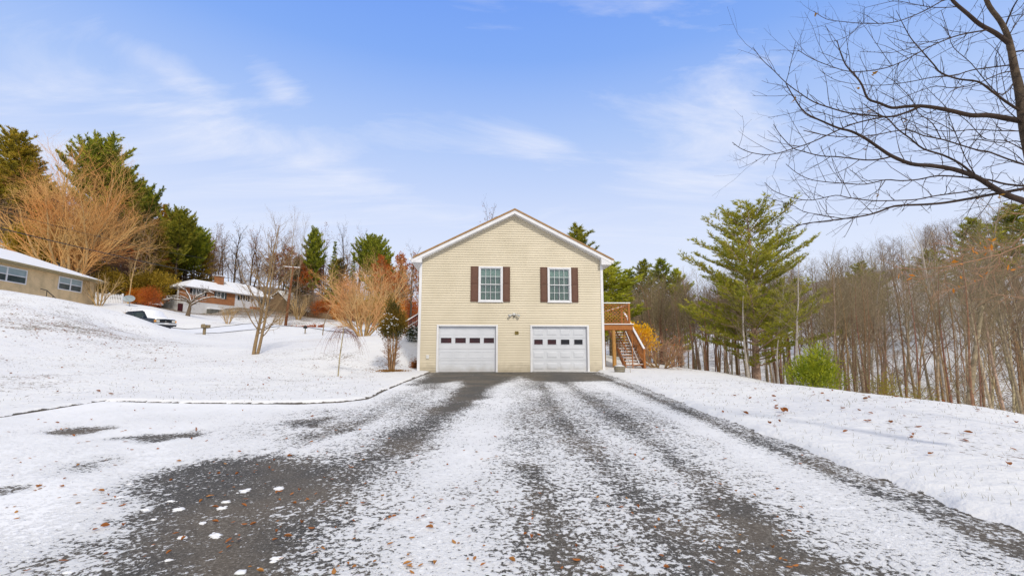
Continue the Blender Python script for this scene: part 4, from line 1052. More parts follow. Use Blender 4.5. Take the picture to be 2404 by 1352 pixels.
# wood on the right: slim bare trees
bare = [T('bare_tree', 1, 12, .15, FS(28,.48), M['bark'], M['twig']), T('bare_tree', 2, 12, .11, FS(24,.55), M['bark'], M['twig'], lean=(.05,0)),
        T('bare_tree', 3, 12, .17, FS(30,.42), M['bark_red'], M['twig_red']), T('bare_tree', 4, 12, .09, FS(24,.6), M['bark_red'], M['twig'], lean=(-.04,.05)),
        T('bare_tree', 5, 12, .12, FS(26,.40), M['bark'], M['twig_red'])]
SP = [dict(seg=6, sides=5, w=.06, up=.02, kids=12, st=.15, ang=(25,55), kl=(.25,.5), kt=.5, kr=.5, taper=.15),
      dict(seg=4, sides=3, w=.12, up=.08, kids=5, st=.2, ang=(25,55), kl=(.4,.7), kt=.3, kr=.6, taper=.3), dict(seg=2, sides=3, w=.12, up=.04, taper=.5)]
bare.append(T('bare_tree', 10, 12, .10, FS(24,.5), M['bark_white'], M['twig']))
sapl = [T('sapling', 21, 5, .035, SP, M['bark'], M['twig']), T('sapling', 22, 5, .045, SP, M['bark_red'], M['twig_red'], lean=(.1,.05)), T('sapling', 23, 5, .03, SP, M['bark_red'], M['twig'], lean=(-.12,0))]
def ymin(px): return float(np.interp(px, [1430,1560,1700,1850,2000,2200,2420], [38,32,27.5,22.5,18.5,14.5,11.8]))
def prof(px): return float(np.interp(px, [1420,1500,1640,1760,1900,2000,2100,2180,2300,2404], [668,655,648,640,632,612,592,570,590,560]))
GR = 'slim bare trees of the wood right of the house'
spots = []
def free(x, y, d): return all((x-a)**2+(y-b)**2 > d*d for a, b in spots)
keep = [(xy_on(1778,28)[:2], 1.2), (xy_on(1915,18)[:2], 1.8)]
for (q, d) in keep: spots.append(q)
cnt = 0; tries = 0
while cnt < 200 and tries < 8000:
    tries += 1
    px = rng.uniform(1428, 2520); Y = ymin(px)+rng.expovariate(1/11.)
    if Y > 62: continue
    x, y, z = xy_on(px, Y)
    if (abs(px-1915) < 80 and Y < 19) or (abs(px-1770) < 190 and Y < 29.5 and rng.random() < .85): continue
    if not free(x, y, .75) or (px > 2080 and rng.random() < .68): continue
    spots.append((x, y)); cnt += 1
    top = prof(px)+rng.uniform(-12, 75) if Y > ymin(px)+6 else prof(px)+rng.uniform(25, 140)
    Hh = top_z(px, top, Y)-z; Hh = max(5.5, min(Hh, 15.5))
    pr = bare[rng.choice([0,1,1,2,3,3,4,5])]
    place(pr, px, Y, None, 'slim bare brown tree, one of many alike in the wood right of the house', 'tree', GR, hs=Hh/12, wscale=Hh/12*rng.uniform(.8,1.1), rng=rng)
cnt = 0
while cnt < 62:
    px = rng.uniform(1500, 2450) if cnt < 24 else rng.uniform(1500, 2120); Y = ymin(px)-.6+rng.expovariate(1/6.)
    x, y, z = xy_on(px, Y)
    if Y > 45 or (abs(px-1915) < 85 and Y < 19) or (abs(px-1770) < 150 and rng.random() < .7): continue
    cnt += 1
    place(rng.choice(sapl), px, Y, None, 'thin bare sapling, one of many alike between the trunks beyond the right lawn', 'sapling', 'saplings along the edge of the right wood', hs=rng.uniform(.45,1.15), rng=rng)
# individual trees of the right wood
pale = T('bare_tree', 6, 12, .13, FS(26,.34), M['bark_white'], M['twig'])
place(pale, 1868, 23.5, 612, 'pale slender bare tree just right of the large layered pine', 'tree', rz=1., wscale=.72)
place(pale, 1757, 25.5, 640, 'pale thin bare tree in front of the large layered pine', 'tree', rz=3., wscale=.6)
BR = [dict(seg=10, sides=6, w=.02, up=.02, kids=16, st=.62, ang=(25,50), kl=(.14,.28), kt=.4, kr=.35, taper=.3)]+FS()[1:]
birch = T('birch_tree', 7, 13, .12, BR, M['bark_white'], M['bark_white'])
place(birch, 2236, 22, 560, 'tall white barked birch rising out of the brown wood at right', 'tree', rz=0.3, wscale=.8)
place(birch, 2195, 26, 590, 'thinner white barked birch left of the tallest birch', 'tree', rz=2.3, wscale=.6)
leanT = T('bare_tree', 8, 9, .11, FS(16,.5), M['bark'], M['twig'], lean=(.42,.1))
place(leanT, 2256, 14.2, None, 'bare tree leaning right at the edge of the right wood', 'tree', rz=0, hs=.85)
big = P('pine_tree', 31, 12.2, .26, 6.8, M['needle'], M['bark'], bough0=.07, dens=1.0, tier=.56, blade=.30, nb=(5,6), bw=.085, gap=.15, tip_up=.4)
place(big, 1778, 28, 460, 'large layered white pine with yellow green boughs standing over the right lawn', 'pine tree', rz=2.6, wscale=.90)
roundp = P('pine_tree', 32, 12, .2, 3.9, M['needle_dark'], M['bark'], bough0=.3, dens=1.0, tier=.6, blade=.36, nb=(4,6), bw=.10, gap=.1, tip_up=.6)
place(roundp, 1356, 44, 506, 'dark pine crown showing above the right slope of the roof', 'pine tree', rz=.8, wscale=1.45)
yp = P('pine_tree', 33, 11, .2, 4.2, M['needle_yel'], M['bark'], bough0=.15, dens=1.1, tier=.6, blade=.36, nb=(5,7), bw=.12, tip_up=.4)
place(yp, 1438, 36, 598, 'bright yellow green pine touching the right edge of the cream house', 'pine tree', rz=.4, wscale=1.15)
place(roundp, 1522, 58, 592, 'dark green pine top above the brown wood behind the deck', 'pine tree', wscale=1.2)
place(roundp, 1560, 62, 590, 'broad dark pine right of the other pine top behind the deck', 'pine tree', wscale=1.5)
place(yp, 1604, 60, 612, 'olive pine with airy top left of the large layered pine', 'pine tree', wscale=.8)
place(roundp, 1478, 60, 618, 'low dark pine between the yellow green pine and the deck pines', 'pine tree', wscale=1.3)
place(roundp, 2310, 40, 492, 'dark pine rising above the brown wood near the right edge', 'pine tree', wscale=1.0)
place(roundp, 2398, 42, 462, 'tallest dark pine at the right edge of the wood', 'pine tree', wscale=1.35)
place(roundp, 2190, 52, 575, 'dark pine half hidden in the brown wood left of the pair at the edge', 'pine tree', wscale=1.1)
place(roundp, 2045, 50, 600, 'small dark pine top poking out of the brown wood in the middle right', 'pine tree', wscale=1.1)

# bushes
def foliage_blob(name, seed, parts, n, size, m, leafy=.5, stems=0, stem_m=None, snow=0, snow_m=None, up=.4, inner=.3):
    """parts: list of (cx,cy,cz,rx,ry,rz)"""
    r_ = random.Random(seed); mb = MB(); cs = []; ds = []
    vol = [a[3]*a[4]*a[5] for a in parts]; tot = sum(vol)
    for a, v_ in zip(parts, vol):
        ph = [r_.uniform(0,6.28) for _ in range(4)]
        for _ in range(int(n*v_/tot)):
            u = Vector((r_.gauss(0,1), r_.gauss(0,1), r_.gauss(0,1))).normalized()
            k = 1+.2*math.sin(5*math.atan2(u.y,u.x)+ph[0])*math.sin(4*u.z+ph[1])+.08*math.sin(9*math.atan2(u.y,u.x)+ph[2]+7*u.z)
            rr = k*(inner+(1-inner)*r_.random()**.6)
            cs.append((a[0]+u.x*a[3]*rr, a[1]+u.y*a[4]*rr, a[2]+u.z*a[5]*rr)); ds.append(u+Vector((0,0,up)))
    cards(mb, r_, cs, size, size*.5, leafy, 0, ds)
    e = empty(name, (0,0,0)); mb.build('foliage', m, e); zt = max(c[2] for c in cs); e['_h'] = zt
    if stems:
        s = MB()
        for i in range(stems):
            a = 6.283*i/stems; c = r_.choice(cs)
            s.tube([Vector((.05*math.cos(a), .05*math.sin(a), -.15)), Vector((c[0]*.3, c[1]*.3, c[2]*.4)), Vector(c)], [.03,.02,.006], 4)
        s.build('stem', stem_m or M['bark'], e)
    if snow:
        s = MB()
        for i in range(snow):
            c = max((r_.choice(cs) for _ in range(3)), key=lambda q: -q[1]+q[2]*.3); s.ball((c[0]*1.02, c[1]*1.05, c[2]), r_.uniform(.5,1)*size*1.1, 1, 1, .4, 6, 4, r_, .2)
        s.build('snow', M['snowplain'], e, True)['kind'] = 'stuff'
    protos.append(e); return e
gb = foliage_blob('bush', 41, [(0,0,.62,1.15,1.0,.72),(-.2,.1,1.25,.85,.75,.6),(-.12,0,1.75,.45,.42,.42),(.25,0,.9,.95,.9,.6)], 9500, .115, M['bushgreen'], .26, 14, M['bark'], up=1.0, inner=.2)
place(gb, 1917, 17.6, 797, 'dense bright green conifer bush at the far edge of the right lawn', 'bush', rz=2.)
yg = foliage_blob('shrub', 42, [(0,0,.8,.9,.7,.9)], 1100, .11, M['needle_olive'], .2, 8, M['bark'], up=.8, inner=.05)
place(yg, 2090, 15.9, 868, 'sparse yellow green shrub among the trunks beyond the right lawn', 'shrub', rz=1.)
place(yg, 2165, 15.2, 900, 'lower sparse yellow green shrub beside the larger one by the trunks', 'shrub', rz=3.)
ys = foliage_blob('yellow_shrub', 43, [(0,0,1.35,.75,.7,.65),(.35,0,.95,.6,.6,.55),(-.3,0,1.5,.5,.5,.5)], 2300, .13, M['leaf_yellow'], .55, 12, M['bark'], inner=.2)
place(ys, 1502, 30, 755, 'shrub full of bright yellow orange leaves right behind the stair', 'shrub', rz=0, wscale=1.3)
# sprawling bare shrub with a few pink orange leaves
SH = lambda k1=7: [dict(seg=5, sides=5, w=.12, up=-.01, kids=8, st=.15, ang=(20,50), kl=(.4,.7), kt=.3, kr=.6, taper=.3),
      dict(seg=4, sides=4, w=.14, up=.07, kids=k1, st=.15, ang=(20,50), kl=(.4,.7), kt=.3, kr=.6, taper=.35), dict(seg=3, sides=3, w=.15, up=.05, kids=4, st=.1, ang=(20,50), kl=(.4,.7), kr=.7, taper=.4), dict(seg=2, sides=3, w=.1, taper=.5)]
sh = T('bare_shrub', 44, 2.3, .045, SH(), M['bark_gold'], M['bark_beech'], trunks=7, spread=1.1, leaf=M['leaf_rust'], nleaf=60, lsize=.10)
place(sh, 1553, 25.0, 778, 'sprawling beige bare shrub with a few pinkish leaves right of the yellow shrub', 'shrub', rz=2.2, wscale=1.35)

# left of the house
FN = lambda: [dict(seg=8, sides=5, w=.09, up=.05, kids=10, st=.12, ang=(18,42), kl=(.4,.7), kt=.45, kr=.6, taper=.22),
      dict(seg=6, sides=4, w=.11, up=.05, kids=8, st=.15, ang=(18,45), kl=(.4,.7), kt=.35, kr=.6, taper=.3), dict(seg=4, sides=3, w=.13, up=.03, kids=5, st=.1, ang=(20,50), kl=(.5,.8), kr=.7, taper=.4), dict(seg=2, sides=3, w=.1, taper=.5)]
FG = FN(); FG[0].update(kids=11, kr=.45); FG[1].update(kids=7); FG[2].update(kids=5)
gold = T('fan_tree', 51, 9, .12, FG, M['bark_gold'], M['twig_gold'], trunks=14, spread=.50); gold['_h'] = 10.
place(gold, 165, 60, 378, 'huge golden bare fan shaped tree behind the tan ranch house', 'tree', rz=.5)
fan = T('fan_shrub', 52, 4.0, .055, FN(), M['bark_gold'], M['twig_pink'], trunks=11, spread=.85)
place(fan, 853, 35, 618, 'large pinkish gold fan shaped bare shrub left of the cream house', 'shrub', rz=.3)
# arborvitae with bare stems below
av = foliage_blob('arborvitae', 53, [(-.0,0,2.05,.62,.55,.62),(-.14,0,2.75,.30,.28,.72),(.12,0,2.62,.28,.27,.66),(.42,.05,2.25,.24,.25,.55),(-.35,0,1.95,.34,.3,.45)], 11000, .085, M['arbor'], .35, 0, up=1.6, inner=.1)
r_ = random.Random(3); s = MB()
for i in range(9):
    a = 6.283*i/9; s.tube([Vector((.09*math.cos(a),.09*math.sin(a),-.15)), Vector((.17*math.cos(a),.15*math.sin(a),.7)), Vector((.22*math.cos(a+.3),.2*math.sin(a+.3),1.5)), Vector((.15*math.cos(a),.2*math.sin(a),2.2))], [.032,.027,.022,.012], 5)
s.build('stem', M['bark_red'], av, True)
tw = MB()
for i in range(150):
    a = r_.uniform(0,6.28); z = r_.uniform(.2,1.5); p = Vector((.17*math.cos(a),.15*math.sin(a),z)); L = r_.uniform(.15,.42)*(.5+z*.6)*.9
    q = p+Vector((math.cos(a)*L, math.sin(a)*L, L*r_.uniform(.3,1.1))); tw.tube([p, p.lerp(q,.5)+Vector((0,0,-.03)), q], [.006,.005,.003], 3)
    for _ in range(4): cards(tw, r_, [p.lerp(q, r_.random())], .05, .03, .5)
tw.build('twig', M['leaf_oak'], av)
s = MB()
for (x, z) in [(-.3,2.1),(-.2,2.35),(-.42,1.95),(-.1,2.0),(.0,2.3),(.12,2.05),(-.25,2.6),(.1,2.45),(.3,2.1),(-.5,1.75),(-.05,2.6),(-.38,2.25),(.2,2.3),(-.15,1.85),(.02,2.12)]:
    for k in range(3): s.ball((x+r_.gauss(0,.05), -.50+abs(x)*.25+r_.gauss(0,.04)+(z-2)*.28, z+r_.gauss(0,.04)), r_.uniform(.018,.034), 1.3,.8,.5, 6, 4, r_, .25)
s.build('snow', M['snowplain'], av, True)['kind'] = 'stuff'
place(av, 919, 20.6, 690, 'brown green arborvitae with snow flecks and bare stems left of the cream house', 'shrub', rz=0)
p = xy_on(919, 20.5); s = MB()
cs = [(r_.gauss(0,.28), r_.gauss(0,.2), .03) for _ in range(900)]; cards(s, r_, cs, .07, .02, .4); o = s.build('leaf_litter', M['leaf_oak']); o.location = (p[0], p[1], p[2]); tag(o, kind='stuff')
p = xy_on(975, 22.6); s = MB(); cs = [(r_.gauss(0,.10), r_.gauss(0,.25), abs(r_.gauss(0,.16))) for _ in range(1500)]; cards(s, r_, cs, .07, .02, .4); o = s.build('dry_clump', M['leaf_oak']); o.location = p; tag(o, 'brown dried plant clump against the left foot of the cream house', 'plant')
dg = foliage_blob('evergreen_shrub', 54, [(0,0,.6,.7,.5,.65)], 2400, .10, M['leaf_green_dark'], .45, 6, M['bark'], snow=26)
place(dg, 972, 27.5, 762, 'dark green shrub with snow below the red side stair', 'shrub', rz=0)

# young two stemmed tree
YT = [dict(seg=10, sides=7, w=.03, up=.05, kids=26, st=.15, ang=(38,66), kl=(.32,.52), kt=.6, kr=.42, taper=.14),
      dict(seg=6, sides=4, w=.05, up=.10, kids=6, st=.25, ang=(25,50), kl=(.3,.55), kt=.3, kr=.5, taper=.3), dict(seg=3, sides=3, w=.08, up=.08, kids=3, st=.2, ang=(25,50), kl=(.4,.7), kr=.7, taper=.4), dict(seg=2, sides=3, w=.1, taper=.5)]
r2_ = random.Random(8); t = MB(); c = MB()
grow([t,c], r2_, Vector((-.05,0,-.2)), Vector((.05,0,1)), 7.2, .095, 0, YT); grow([t,c], r2_, Vector((.10,.03,-.2)), Vector((.20,.05,1)), 6.6, .085, 0, YT)
yt = empty('young_tree', (0,0,0)); t.build('trunk', M['bark_young'], yt, True); c.build('crown', M['bark_young'], yt); yt['_h'] = 6.4; protos.append(yt)
place(yt, 597, 25, 545, 'young two stemmed bare tree with upswept branches on the left lawn', 'tree', rz=0)
# weeping sapling
t = MB(); c = MB(); t.tube([Vector((0,0,-.2)),Vector((.04,0,.9)),Vector((.14,0,1.9)),Vector((.17,0,2.35))],[.032,.028,.026,.02],7)
r3 = random.Random(4)
for i in range(46):
    a = r3.uniform(0,6.28); L = r3.uniform(.35,.95); p = Vector((.16,0,r3.uniform(2.0,2.35))); pts = [p]; d = Vector((math.cos(a),math.sin(a)*.6,.55)); 
    for k in range(8): d = (d+Vector((r3.gauss(0,.05),0,-.34))).normalized(); pts.append(pts[-1]+d*L*(.16+.02*k)*1.15)
    c.tube(pts, [.009-.0009*k for k in range(9)], 3)
    for _ in range(3):
        j = r3.randint(2,6); q = pts[j]; e2 = q+Vector((r3.uniform(-.15,.15), r3.uniform(-.1,.1), -r3.uniform(.05,.3))); c.tube([q, q.lerp(e2,.5)+Vector((0,0,.03)), e2], [.004,.0035,.002], 3)
wp = empty('weeping_tree', (0,0,0)); t.build('trunk', M['bark'], wp, True); c.build('crown', M['bark_red'], wp); wp['_h'] = 2.45; protos.append(wp)
place(wp, 793, 19.6, 762, 'small weeping sapling with thin hanging twigs on the left lawn', 'tree', rz=0)
# thin curved sapling further back
t = MB(); t.tube([Vector((0,0,-.2)),Vector((.08,0,1.0)),Vector((.35,0,2.1)),Vector((.9,0,3.2))],[.05,.045,.04,.03],6); c = MB()
for i in range(6): grow([c], r3, Vector((.9,0,3.1)), Vector((r3.uniform(-.6,.8), r3.uniform(-.5,.5), 1)), 1.6, .02, 0, SP)
cs_ = empty('curved_sapling', (0,0,0)); t.build('trunk', M['bark_young'], cs_, True); c.build('crown', M['twig_pink'], cs_); cs_['_h'] = 4.6; protos.append(cs_)
place(cs_, 757, 46, None, 'thin curving sapling standing right of the small dark mailbox', 'tree', rz=0, hs=.95)
# apple tree carrying snow
t = MB(); c = MB(); sn = MB(); ra = random.Random(6)
t.tube([Vector((0,0,-.2)),Vector((.12,0,.5)),Vector((.22,0,1.15)),Vector((.3,0,1.5))],[.26,.2,.17,.15],9)
limbs = [[(.3,0,1.4),(-.4,.0,1.75),(-1.2,.1,1.85),(-2.1,0,2.0),(-3.0,.2,1.95)],[(.3,0,1.5),(-.1,.1,2.3),(-.6,.1,3.0),(-1.1,0,3.3),(-1.6,.1,3.1)],
         [(.3,0,1.5),(.9,0,2.2),(1.5,.2,2.6),(2.1,.1,2.9),(2.7,.2,2.6)],[(.25,0,1.2),(1.1,-.2,1.6),(1.9,-.3,1.95),(2.8,-.2,2.15),(3.8,-.1,2.1)],[(.2,0,1.4),(.1,-.6,1.9),(-.2,-1.2,2.2)],[(.3,0,1.5),(.5,.8,2.2),(.4,1.5,2.5)]]
for li in limbs:
    pts = [Vector(q) for q in li]; rads = [.11*(1-.75*i/(len(pts)-1)) for i in range(len(pts))]; c.tube(pts, rads, 6)
    sn.tube([q+Vector((0,0,r_+.012)) for q, r_ in zip(pts, rads)], [r_*.5+.008 for r_ in rads], 5)
    for i in range(1, len(pts)):
        for _ in range(4):
            d = Vector((ra.gauss(0,.7), ra.gauss(0,.5), ra.uniform(-.25,.6))); pp = grow([c], ra, pts[i].lerp(pts[i-1], ra.random()), d, ra.uniform(.5,1.1), .028, 0, SP[1:])
            if ra.random() < .6: sn.tube([q+Vector((0,0,.02)) for q in pp], [.014]*(len(pp)-1)+[.006], 4)
ap = empty('apple_tree', (0,0,0)); t.build('trunk', M['bark_apple'], ap, True); c.build('crown', M['bark_apple'], ap); sn.build('snow', M['snowplain'], ap, True); ap['_h'] = 3.5; protos.append(ap)
place(ap, 440, 55, None, 'low spreading apple tree with snow along its branches before the brick house', 'tree', rz=0, hs=1.02)
place(ap, 719, 84, None, 'small snowy fruit tree before the rust shrubs beyond the street', 'tree', rz=1.8, hs=.55)
# small shrubs
VS = [dict(seg=4, sides=4, w=.06, up=.02, kids=6, st=.2, ang=(12,35), kl=(.4,.7), kr=.6, taper=.3), dict(seg=3, sides=3, w=.1, up=.02, kids=3, st=.2, ang=(15,40), kl=(.4,.7), kr=.6, taper=.3), dict(seg=2, sides=3, w=.1, taper=.4)]
vs_ = T('vase_shrub', 61, 2.0, .035, VS, M['bark_gold'], M['bark_gold'], trunks=9, spread=.6)
place(vs_, 535, 51, None, 'small vase shaped bare shrub before the white wing of the brick house', 'shrub', hs=1.0)
place(vs_, 303, 44, None, 'small bare shrub just behind the snowy vehicle', 'shrub', hs=.8)
place(vs_, 232, 49, None, 'bare shrub at the corner of the tan ranch house', 'shrub', hs=1.7)
place(vs_, 655, 60, None, 'bare twiggy shrub by the foot of the utility pole', 'shrub', hs=.9)
place(vs_, 700, 72, None, 'golden bare shrub right of the utility pole up the slope', 'shrub', hs=2.0)
ro = foliage_blob('round_shrub', 62, [(0,0,1.5,2.1,1.9,1.5),(.3,0,2.3,1.5,1.4,1.0)], 5200, .22, M['leaf_rust'], .22, 10, M['bark_red'], inner=.1)
ro2 = foliage_blob('round_shrub', 63, [(0,0,1.5,2.1,1.9,1.5)], 5200, .24, M['twig_red'], .12, 10, M['bark_red'], inner=.1)
ro3 = foliage_blob('round_shrub', 64, [(0,0,1.6,2.1,1.9,1.6),(.8,0,2.2,1.3,1.2,1.0)], 4600, .26, M['leaf_goldolive'], .4, 8, M['bark'], inner=.2)
ro4 = foliage_blob('round_shrub', 65, [(0,0,1.5,1.7,1.7,1.5)], 3600, .26, M['leaf_orange'], .4, 8, M['bark'], inner=.2)
for q in [(ro2,725,88,690,'grey brown rounded shrub up the slope beyond the street',1.5),(ro,760,86,700,'rust red shrub beyond the small snowy fruit tree',1.3),(ro4,795,80,712,'orange red shrub left of the fan shaped shrub',.8),(ro2,690,92,686,'grey brown shrub behind the utility pole',1.2),
          (ro,830,74,700,'deep rust shrub behind the fan shaped shrub',1.2),(ro4,925,60,700,'orange shrub behind the arborvitae',.8),(ro,960,64,690,'rust shrub at the left edge of the cream house',1.2),(ro3,880,68,690,'golden olive shrub behind the fan shaped shrub',1.2),
          (ro3,345,70,628,'golden olive bush between the tan house and the brick house',1.5),(ro3,378,76,640,'second golden olive bush touching the brick house porch',1.4),(ro4,318,66,676,'orange leaved bush behind the satellite dish',.7),(ro,352,64,668,'rust orange bush rising behind the orange leaved bush',.8),(ro3,330,72,640,'golden olive bush behind the rust orange bush',1.3),(ro3,290,72,645,'golden olive bush behind the white picket fence',1.2),
          (ro2,255,72,640,'brown twiggy bush above the picket fence',1.2)]:
    place(q[0], q[1], q[2], q[3], q[4], 'shrub', wscale=q[5], rng=rng)

for k in range(34):
    px = rng.uniform(-60, 330) if k < 18 else rng.uniform(-60, 110); place(rng.choice([ro2, ro2, ro3]), px, rng.uniform(62, 72), None, 'brown twiggy bush, one of many alike on the slope behind the tan house', 'shrub', 'brush on the slope behind the tan ranch house', hs=rng.uniform(.8,2.0), rng=rng)
# left and back trees
spruce = P('spruce_tree', 71, 12, .16, 2.5, M['needle_dark'], M['bark_dark'], bough0=.1, dens=.9, droop=.25, tier=.42, blade=.26, shape='spruce', nb=(5,7), bw=.10, gap=.15)
flatp = P('pine_tree', 72, 14, .26, 5.6, M['needle_dark'], M['bark_dark'], bough0=.36, dens=.95, tier=.7, blade=.42, shape='flat', bw=.13, gap=.05, nb=(5,7), tip_up=.6)
olive = P('pine_tree', 73, 14, .24, 5.6, M['needle_olive'], M['bark_dark'], bough0=.12, dens=.9, tier=.72, blade=.46, bw=.13, nb=(5,7), tip_up=.4)
brownp = P('spruce_tree', 74, 13, .18, 3.8, M['needle_brown'], M['bark_red'], bough0=.1, dens=.9, tier=.5, blade=.36, shape='spruce', bw=.13, nb=(5,6))
slimp = P('pine_tree', 75, 12, .18, 2.6, M['needle_dark'], M['bark_dark'], bough0=.3, dens=1.1, tier=.5, blade=.38, shape='flat', bw=.13, nb=(4,6), tip_up=.5)
for q in [(olive,8,66,292,'dark olive pine at the far left edge of the hillside',1.15),(olive,48,74,345,'olive pine just left of the golden fan tree',1.0),(flatp,205,74,322,'tall dark green pine towering behind the golden fan tree',1.15),(flatp,262,78,395,'dark pine on the right shoulder of the tallest left pine',1.0),
          (flatp,300,84,425,'shorter dark pine right of the golden fan tree',.85),(olive,335,88,442,'olive pine on the falling treeline above the brick house',.9),(brownp,368,86,462,'reddish brown spruce among the left pines',1.0),(olive,352,78,520,'low olive pine above the golden bushes',.9),
          (flatp,408,84,484,'green pine above the left end of the brick house',.8),(olive,385,92,500,'olive pine behind the reddish brown spruce',.9),(flatp,452,92,528,'last dark pine at the lower end of the left treeline',.75),(olive,470,95,548,'ragged olive pine above the brick house roof',.7),
          (slimp,729,96,524,'slim pine with dense green top above the utility pole',1.0),(spruce,775,94,548,'narrow dark spruce right of the slim pine',.95),(flatp,868,84,546,'spreading green pine behind the fan shaped shrub',.82),(olive,905,84,604,'low olive pine left of the cream house',.8),
          (olive,700,104,600,'olive pine low behind the utility pole',.9),(olive,790,104,600,'olive pine low between the slim pine and the spreading green pine',1.0),(spruce,822,92,575,'small dark spruce left of the spreading green pine',.8),(brownp,940,78,608,'brown conifer beside the cream house',.8),(olive,100,88,420,'olive pine inside the hillside wood behind the golden fan tree',1.1),(flatp,20,92,380,'dark pine far behind at the left edge',1.0)]:
    place(q[0], q[1], q[2], q[3], q[4], 'pine tree' if 'spruce' not in q[4] else 'spruce tree', wscale=q[5], rng=rng)
DK = lambda: [dict(seg=8, sides=6, w=.06, up=.02, kids=14, st=.35, ang=(25,55), kl=(.3,.5), kt=.5, kr=.5, taper=.2),
      dict(seg=6, sides=4, w=.14, up=.06, kids=7, st=.2, ang=(25,60), kl=(.35,.6), kt=.4, kr=.55, taper=.25), dict(seg=4, sides=3, w=.16, up=.05, kids=5, st=.15, ang=(25,60), kl=(.4,.7), kr=.6, taper=.4), dict(seg=3, sides=3, w=.16, up=.03, taper=.5)]
dk1 = T('oak_tree', 81, 12, .24, DK(), M['bark_dark'], M['bark_dark'], leaf=M['leaf_oak'], nleaf=160, lsize=.2)
dk2 = T('oak_tree', 82, 12, .2, DK(), M['bark_dark'], M['twig_red'], lean=(.08,0), leaf=M['leaf_oak'], nleaf=500, lsize=.22)
brown = T('oak_tree', 83, 10, .2, DK(), M['bark'], M['bark_gold'], leaf=M['leaf_rust'], nleaf=2600, lsize=.3)
for q in [(dk1,548,98,545,'dark bare oak with round crown above the white wing',1.0),(dk1,585,103,552,'dark bare oak right of the round crowned oak',.9),(dk2,520,104,556,'bare oak left of the round crowned oak behind the chimney',.9),(dk2,622,101,560,'rusty tinged bare oak behind the young two stemmed tree',.9),
          (dk1,652,102,566,'dark bare oak left of the utility pole top',.85),(dk2,668,98,575,'bare oak directly behind the utility pole',.8),(dk1,800,98,545,'bare tree between the narrow spruce and the green pine',.8),(dk2,755,100,560,'bare tree behind the slim pine and the narrow spruce',.8),
          (dk1,842,100,560,'bare tree behind the spreading green pine',.8),(brown,935,72,615,'rust leaved oak left of the cream house roof',.95),(brown,895,78,622,'rust leaved oak behind the fan shaped shrub',.9),(dk1,965,62,600,'dark bare tree brushing the left eave of the cream house',.7),
          (brown,350,84,560,'rust leaved tree among the pines above the golden bushes',.9),(brown,300,76,590,'rust leaved tree right of the golden fan tree',.8),(brown,-5,66,440,'rust leaved tree at the very left edge above the tan house',1.1),(brown,58,72,455,'rust leaved tree behind the left half of the golden fan tree',1.1),(brown,120,76,470,'rust leaved tree behind the middle of the golden fan tree',1.1),(dk2,490,100,545,'bare tree at the end of the left pines',.9),(dk1,1152,64,516,'bare treetop showing just left of the roof peak',.8)]:
    place(q[0], q[1], q[2], q[3], q[4], 'tree', wscale=q[5], rng=rng)
for k in range(12):
    px = rng.uniform(150, 470); place(rng.choice([flatp, olive, olive, brownp, slimp]), px, rng.uniform(76, 98), float(np.interp(px, [150,250,330,400,470], [400,430,462,500,555]))+rng.uniform(0,70), 'evergreen in the dense belt of pines falling toward the brick house, one of many alike', 'pine tree', 'pines filling the belt above the brick house', wscale=rng.uniform(.7,1.0), rng=rng)
for k in range(26):
    px = rng.uniform(480, 990); Y = rng.uniform(96, 116)
    place(rng.choice([dk1, dk2, dk2, brown]), px, Y, float(np.interp(px, [480,700,990], [560,575,615]))+rng.uniform(0,50), 'bare oak, one of many alike in the row beyond the brick house and yard', 'tree', 'bare oaks beyond the brick house and the yard', wscale=rng.uniform(.9,1.2), rng=rng)
tallb = T('bare_tree', 84, 14, .11, FS(20,.4), M['bark'], M['twig'])
place(tallb, 676, 84, 500, 'tall slender bare tree rising highest above the utility pole', 'tree', wscale=.8); place(tallb, 694, 86, 512, 'second slender bare tree right of the highest one above the utility pole', 'tree', wscale=.75)
goldb = T('bare_tree', 85, 11, .14, DK(), M['bark_gold'], M['bark_gold'])
place(goldb, 300, 63, 560, 'golden bare tree with pale arching limbs right of the tan ranch house', 'tree', wscale=.75); place(goldb, 350, 72, 545, 'pale golden bare tree leaning over the golden olive bushes', 'tree', wscale=.7)
GL = 'bare trees filling the wooded hillside on the left'
for i in range(80):
    px = rng.uniform(-60, 520) if i < 64 else rng.uniform(520, 1000); Y = rng.uniform(66, 112) if px < 340 else rng.uniform(98, 116)
    tp = float(np.interp(px, [-40,60,110,300,400,500,560,700,1000], [400,420,430,470,530,570,585,600,625]))+rng.uniform(0,60)
    place(rng.choice([bare[2], bare[4], dk2, bare[0]]), px, Y, tp, 'brown bare tree, one of many alike filling the hillside wood left of the house', 'tree', GL, wscale=rng.uniform(.8,1.2), rng=rng)

